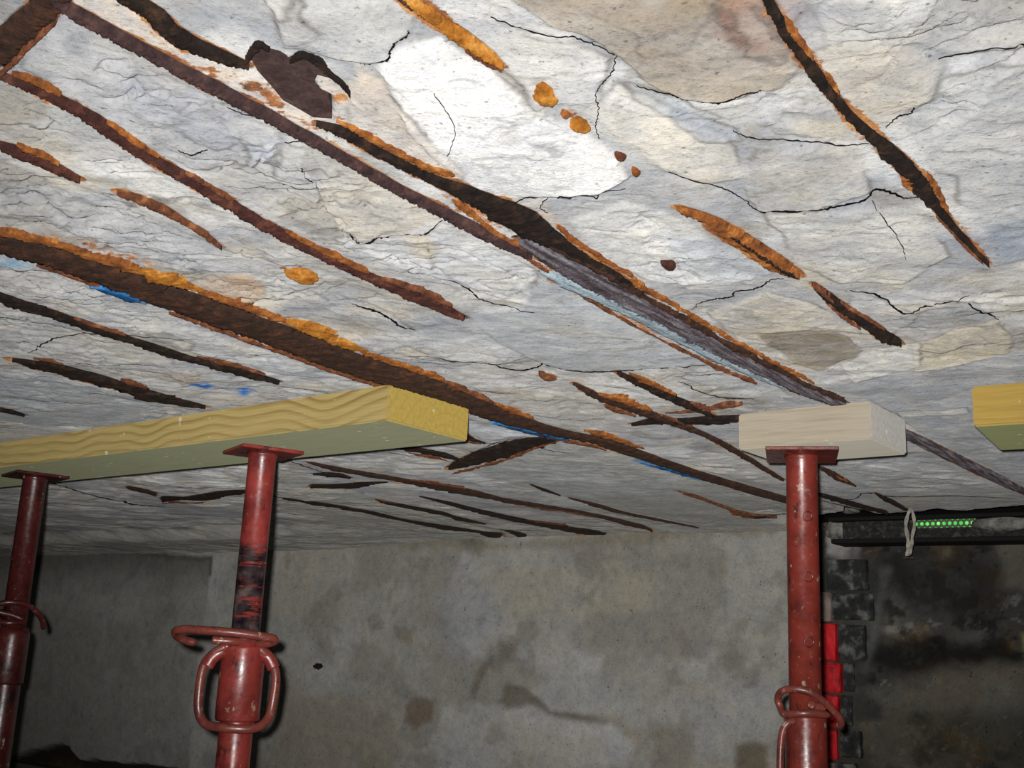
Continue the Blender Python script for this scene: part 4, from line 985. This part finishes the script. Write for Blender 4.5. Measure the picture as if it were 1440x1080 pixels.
M['paint_b'] = mat_paint('red_oxide_paint', lin((160, 64, 58)), DRED)
M['paint_c'] = mat_paint('red_oxide_paint_dull', lin((138, 56, 46)), lin((98, 40, 36)))
M['paint_rod'] = mat_paint('worn_red_rod', lin((142, 72, 62)), lin((96, 50, 44)), None, .8)

def prop(base, label, z_top, plate_ang, plate_size, r_in, r_out, z_join, paint, band=None, collar=None):
    bx, by = base
    root = empty_at('steel_prop', (bx, by, 0)); tag(root, label, 'prop', None)
    pm = M[paint] if band is None else mat_paint('red_oxide_paint_worn', lin((160, 64, 58)), DRED, band)
    ca, sa = math.cos(plate_ang), math.sin(plate_ang); s0, s1 = plate_size
    def pl(z0, z1, name, hs0=s0/2, hs1=s1/2):
        bm = bmesh.new(); vs = []
        for z in (z0, z1):
            for a, b in ((-1, -1), (1, -1), (1, 1), (-1, 1)):
                x, y = a*hs0, b*hs1; vs.append(bm.verts.new((bx+ca*x-sa*y, by+sa*x+ca*y, z)))
        for f in ((0, 3, 2, 1), (4, 5, 6, 7), (0, 1, 5, 4), (1, 2, 6, 5), (2, 3, 7, 6), (3, 0, 4, 7)): bm.faces.new([vs[i] for i in f])
        bmesh.ops.bevel(bm, geom=list(bm.edges), offset=.0012, segments=1, affect='EDGES')
        return rel_bm(name, bm, M[paint], root)
    pl(z_top-.006, z_top, 'head_plate')
    bm = bmesh.new(); lathe(bm, [(r_in+.003, z_top-.006), (r_in+.0015, z_top-.010), (r_in, z_top-.014), (r_in, z_join-.25)], bx, by)
    rel_bm('inner_tube', bm, pm, root, True)
    bm = bmesh.new(); lathe(bm, [(r_in+.0008, z_join), (r_out-.001, z_join), (r_out, z_join-.003), (r_out, .008)], bx, by)
    o = rel_bm('outer_tube', bm, M[paint], root, True)
    pl(.0, .008, 'base_plate', .075, .075)
    return root
def sharp(o, ang=40):
    me = o.data
    for p in me.polygons: p.use_smooth = True
    me.set_sharp_from_angle(angle=math.radians(ang))
def rod(name, pts, base, r, parent, mat, n=8, flat=1.0, face=False):
    path = catmull([at_prop(x, y, base, f) for x, y, f in pts], n)
    bm = bmesh.new(); sweep(bm, path, lambda t: r*(.75 if t < .02 or t > .98 else 1), 12, flat, Vector((base[0], base[1], 0)).normalized() if face else Vector((0, 0, 1)))
    return rel_bm(name, bm, mat, parent, True)
def dark_disc(px, py, base, r, rad, parent):
    """pin hole on the face of a tube"""
    p = at_prop(px, py, base, rad); h = Vector((base[0], base[1], 0)).normalized(); s = Vector((h.y, -h.x, 0))
    d = (p-Vector((base[0], base[1], p.z))); off = d.dot(s); dep = math.sqrt(max(0, rad*rad-off*off))
    c = Vector((base[0], base[1], p.z))+s*off-h*dep; nrm = (s*off-h*dep).normalized(); tg = nrm.cross(Vector((0, 0, 1))).normalized()
    bm = bmesh.new(); n = 18; rings = []
    for rr, o in ((r*1.25, .0), (r*1.2, .0012), (r, .0012), (r*.92, -.004)):
        ring = []
        for i in range(n):
            a = 2*math.pi*i/n; q_ = c+tg*rr*math.cos(a)+Vector((0, 0, 1))*rr*math.sin(a)
            e = q_-Vector((base[0], base[1], q_.z)); e = e.normalized()*(rad+o); ring.append(Vector((base[0]+e.x, base[1]+e.y, q_.z)))
        rings.append(ring)
    ring_loft(bm, rings)
    return rel_bm('pin_hole', bm, M['paint_hole'], parent, True)
M['paint_hole'] = mat_paint('pin_hole_shade', lin((74, 34, 30)), lin((50, 24, 22)))
def zof(px, py, base): return at_prop(px, py, base).z

# right prop under the pale block
bC = at(1127, 637, .30); bC = (bC.x, bC.y)
pc = prop(bC, 'red steel prop at right standing under the pale wooden block', ZB, -.25, (.104, .118), .0232, .0292, zof(1132, 1006, bC), 'paint_c')
for x, y in ((1136, 726), (1137, 811), (1138, 903)): dark_disc(x, y, bC, .0062, .0232, pc)
rod('locking_pin', [(1141,990,.036),(1143,993,.03),(1160,996,.02)], bC, .006, pc, M['paint_rod'])
rod('pin_handle', [(1166,1006,.028),(1150,1004,.040),(1128,1003,.046),(1104,1004,.036),(1098,996,.02),(1094,982,.02),(1100,972,.036),(1118,969,.046),(1140,974,.046),(1160,988,.036),(1178,1006,.02),(1183,1016,.005),(1180,1022,-.01)], bC, .0052, pc, M['paint_rod'])
rod('collar_handle', [(1118,1013,.034),(1108,1017,.038),(1101,1028,.038),(1098,1050,.038),(1097,1085,.038),(1097,1130,.038),(1106,1150,.038)], bC, .0052, pc, M['paint_rod'], 8, 1.0, True)

# middle prop under the long timber
bB = at(370, 634, .30); bB = (bB.x, bB.y)
zb0, zb1 = zof(352, 870, bB), zof(358, 768, bB)
pb = prop(bB, 'middle red steel prop with looped collar under the end of the long timber', ZB, .56, (.106, .106), .0232, .0268, zof(345, 911, bB), 'paint_b', (zb0-CAMZ*0-.03, zb1))
zt, zb_ = zof(344, 908, bB), zof(336, 1014, bB)
bm = bmesh.new(); lathe(bm, [(.025, zt), (.034, zt), (.0352, zt-.004), (.0352, zb_+.004), (.033, zb_), (.027, zb_)], bB[0], bB[1]); rel_bm('collar_nut', bm, M['paint_b'], pb, True)
rod('collar_handle', [(322,908,.02),(306,915,.018),(290,930,.014),(283,950,.012),(279,985,.012),(281,1006,.014),(291,1019,.022),(312,1023,.034),(332,1025,.038),(352,1025,.036),(368,1020,.028),(379,1006,.016),(384,985,.012),(388,955,.012),(384,935,.014),(373,920,.018),(362,910,.02)], bB, .0072, pb, M['paint_rod'], 8, .8, True)
for xs in (((315,914),(300,924),(291,937)), ((366,916),(378,926),(385,940))):
    path = [at_prop(x, y, bB, .016) for x, y in xs]; bm = bmesh.new()
    sweep(bm, catmull(path, 6), .0105, 10, .7, Vector((bB[0], bB[1], 0)).normalized()); rel_bm('collar_lug', bm, M['paint_b'], pb, True)
rod('locking_pin', [(298,900,.026),(312,901,.026),(330,902,.024),(345,903,.012),(372,905,-.012),(388,904,-.03)], bB, .0062, pb, M['paint_rod'])
rod('pin_handle', [(360,906,.012),(374,905,.030),(385,902,.042),(384,898,.052),(368,895,.060),(340,891,.064),(310,888,.062),(280,886,.054),(258,885,.042),(247,888,.026),(250,895,.010),(262,901,.0),(276,904,-.004)], bB, .0068, pb, M['paint_rod'])

# left prop, its gloom put into the paint colour
bA = at(50, 668, .30); bA = (bA.x, bA.y)
pa_ = prop(bA, 'dimmed red steel prop at the left edge of the picture under the long timber', ZB, .7, (.106, .106), .0236, .0295, zof(20, 882, bA), 'paint_a')
rod('pin_handle', [(-8,874,.036),(14,876,.044),(34,874,.034),(20,866,.03),(-10,858,.028),(-6,851,.044),(14,847,.050),(36,850,.042),(52,861,.030),(60,874,.018),(61,884,.008)], bA, .0056, pa_, M['paint_a'])
zq = zof(14, 962, bA)
bm = bmesh.new(); lathe(bm, [(.0296, zq+.11), (.0325, zq+.10), (.0335, zq+.095), (.0335, zq+.004), (.032, zq), (.0296, zq)], bA[0], bA[1]); rel_bm('collar_nut', bm, M['paint_a'], pa_, True)

# ------------------------------------------------------------------ side walls and floor
for nm, v0, v1, c in (('wall_left', 6.1, 6.3, (112, 110, 103)), ('wall_side', -1.1, -.9, (96, 93, 86))):
    bm = bmesh.new(); box_uvz(bm, -2.5, 3.3, v0, v1, 0, ZC+.2)
    t = NT(nm+'_render', .95, .1); n1 = t.noise(3, detail=7, rough=.65)
    tag(bm_obj(nm, bm, t.out(t.ramp(n1, [(.3, tuple(x*.55 for x in lin(c))), (.6, lin(c))]), normal=t.bump(n1, .5, .02)), None), kind='structure')
bm = bmesh.new(); box_uvz(bm, -2.5, 3.3, -3.0, 6.5, -.15, 0.0)
t = NT('cellar_floor', .95, .1); fo = bm_obj('floor', bm, t.out(t.ramp(t.noise(5), [(.3, lin((80, 76, 68))), (.7, lin((112, 108, 98)))])), None)
tag(fo, kind='structure')
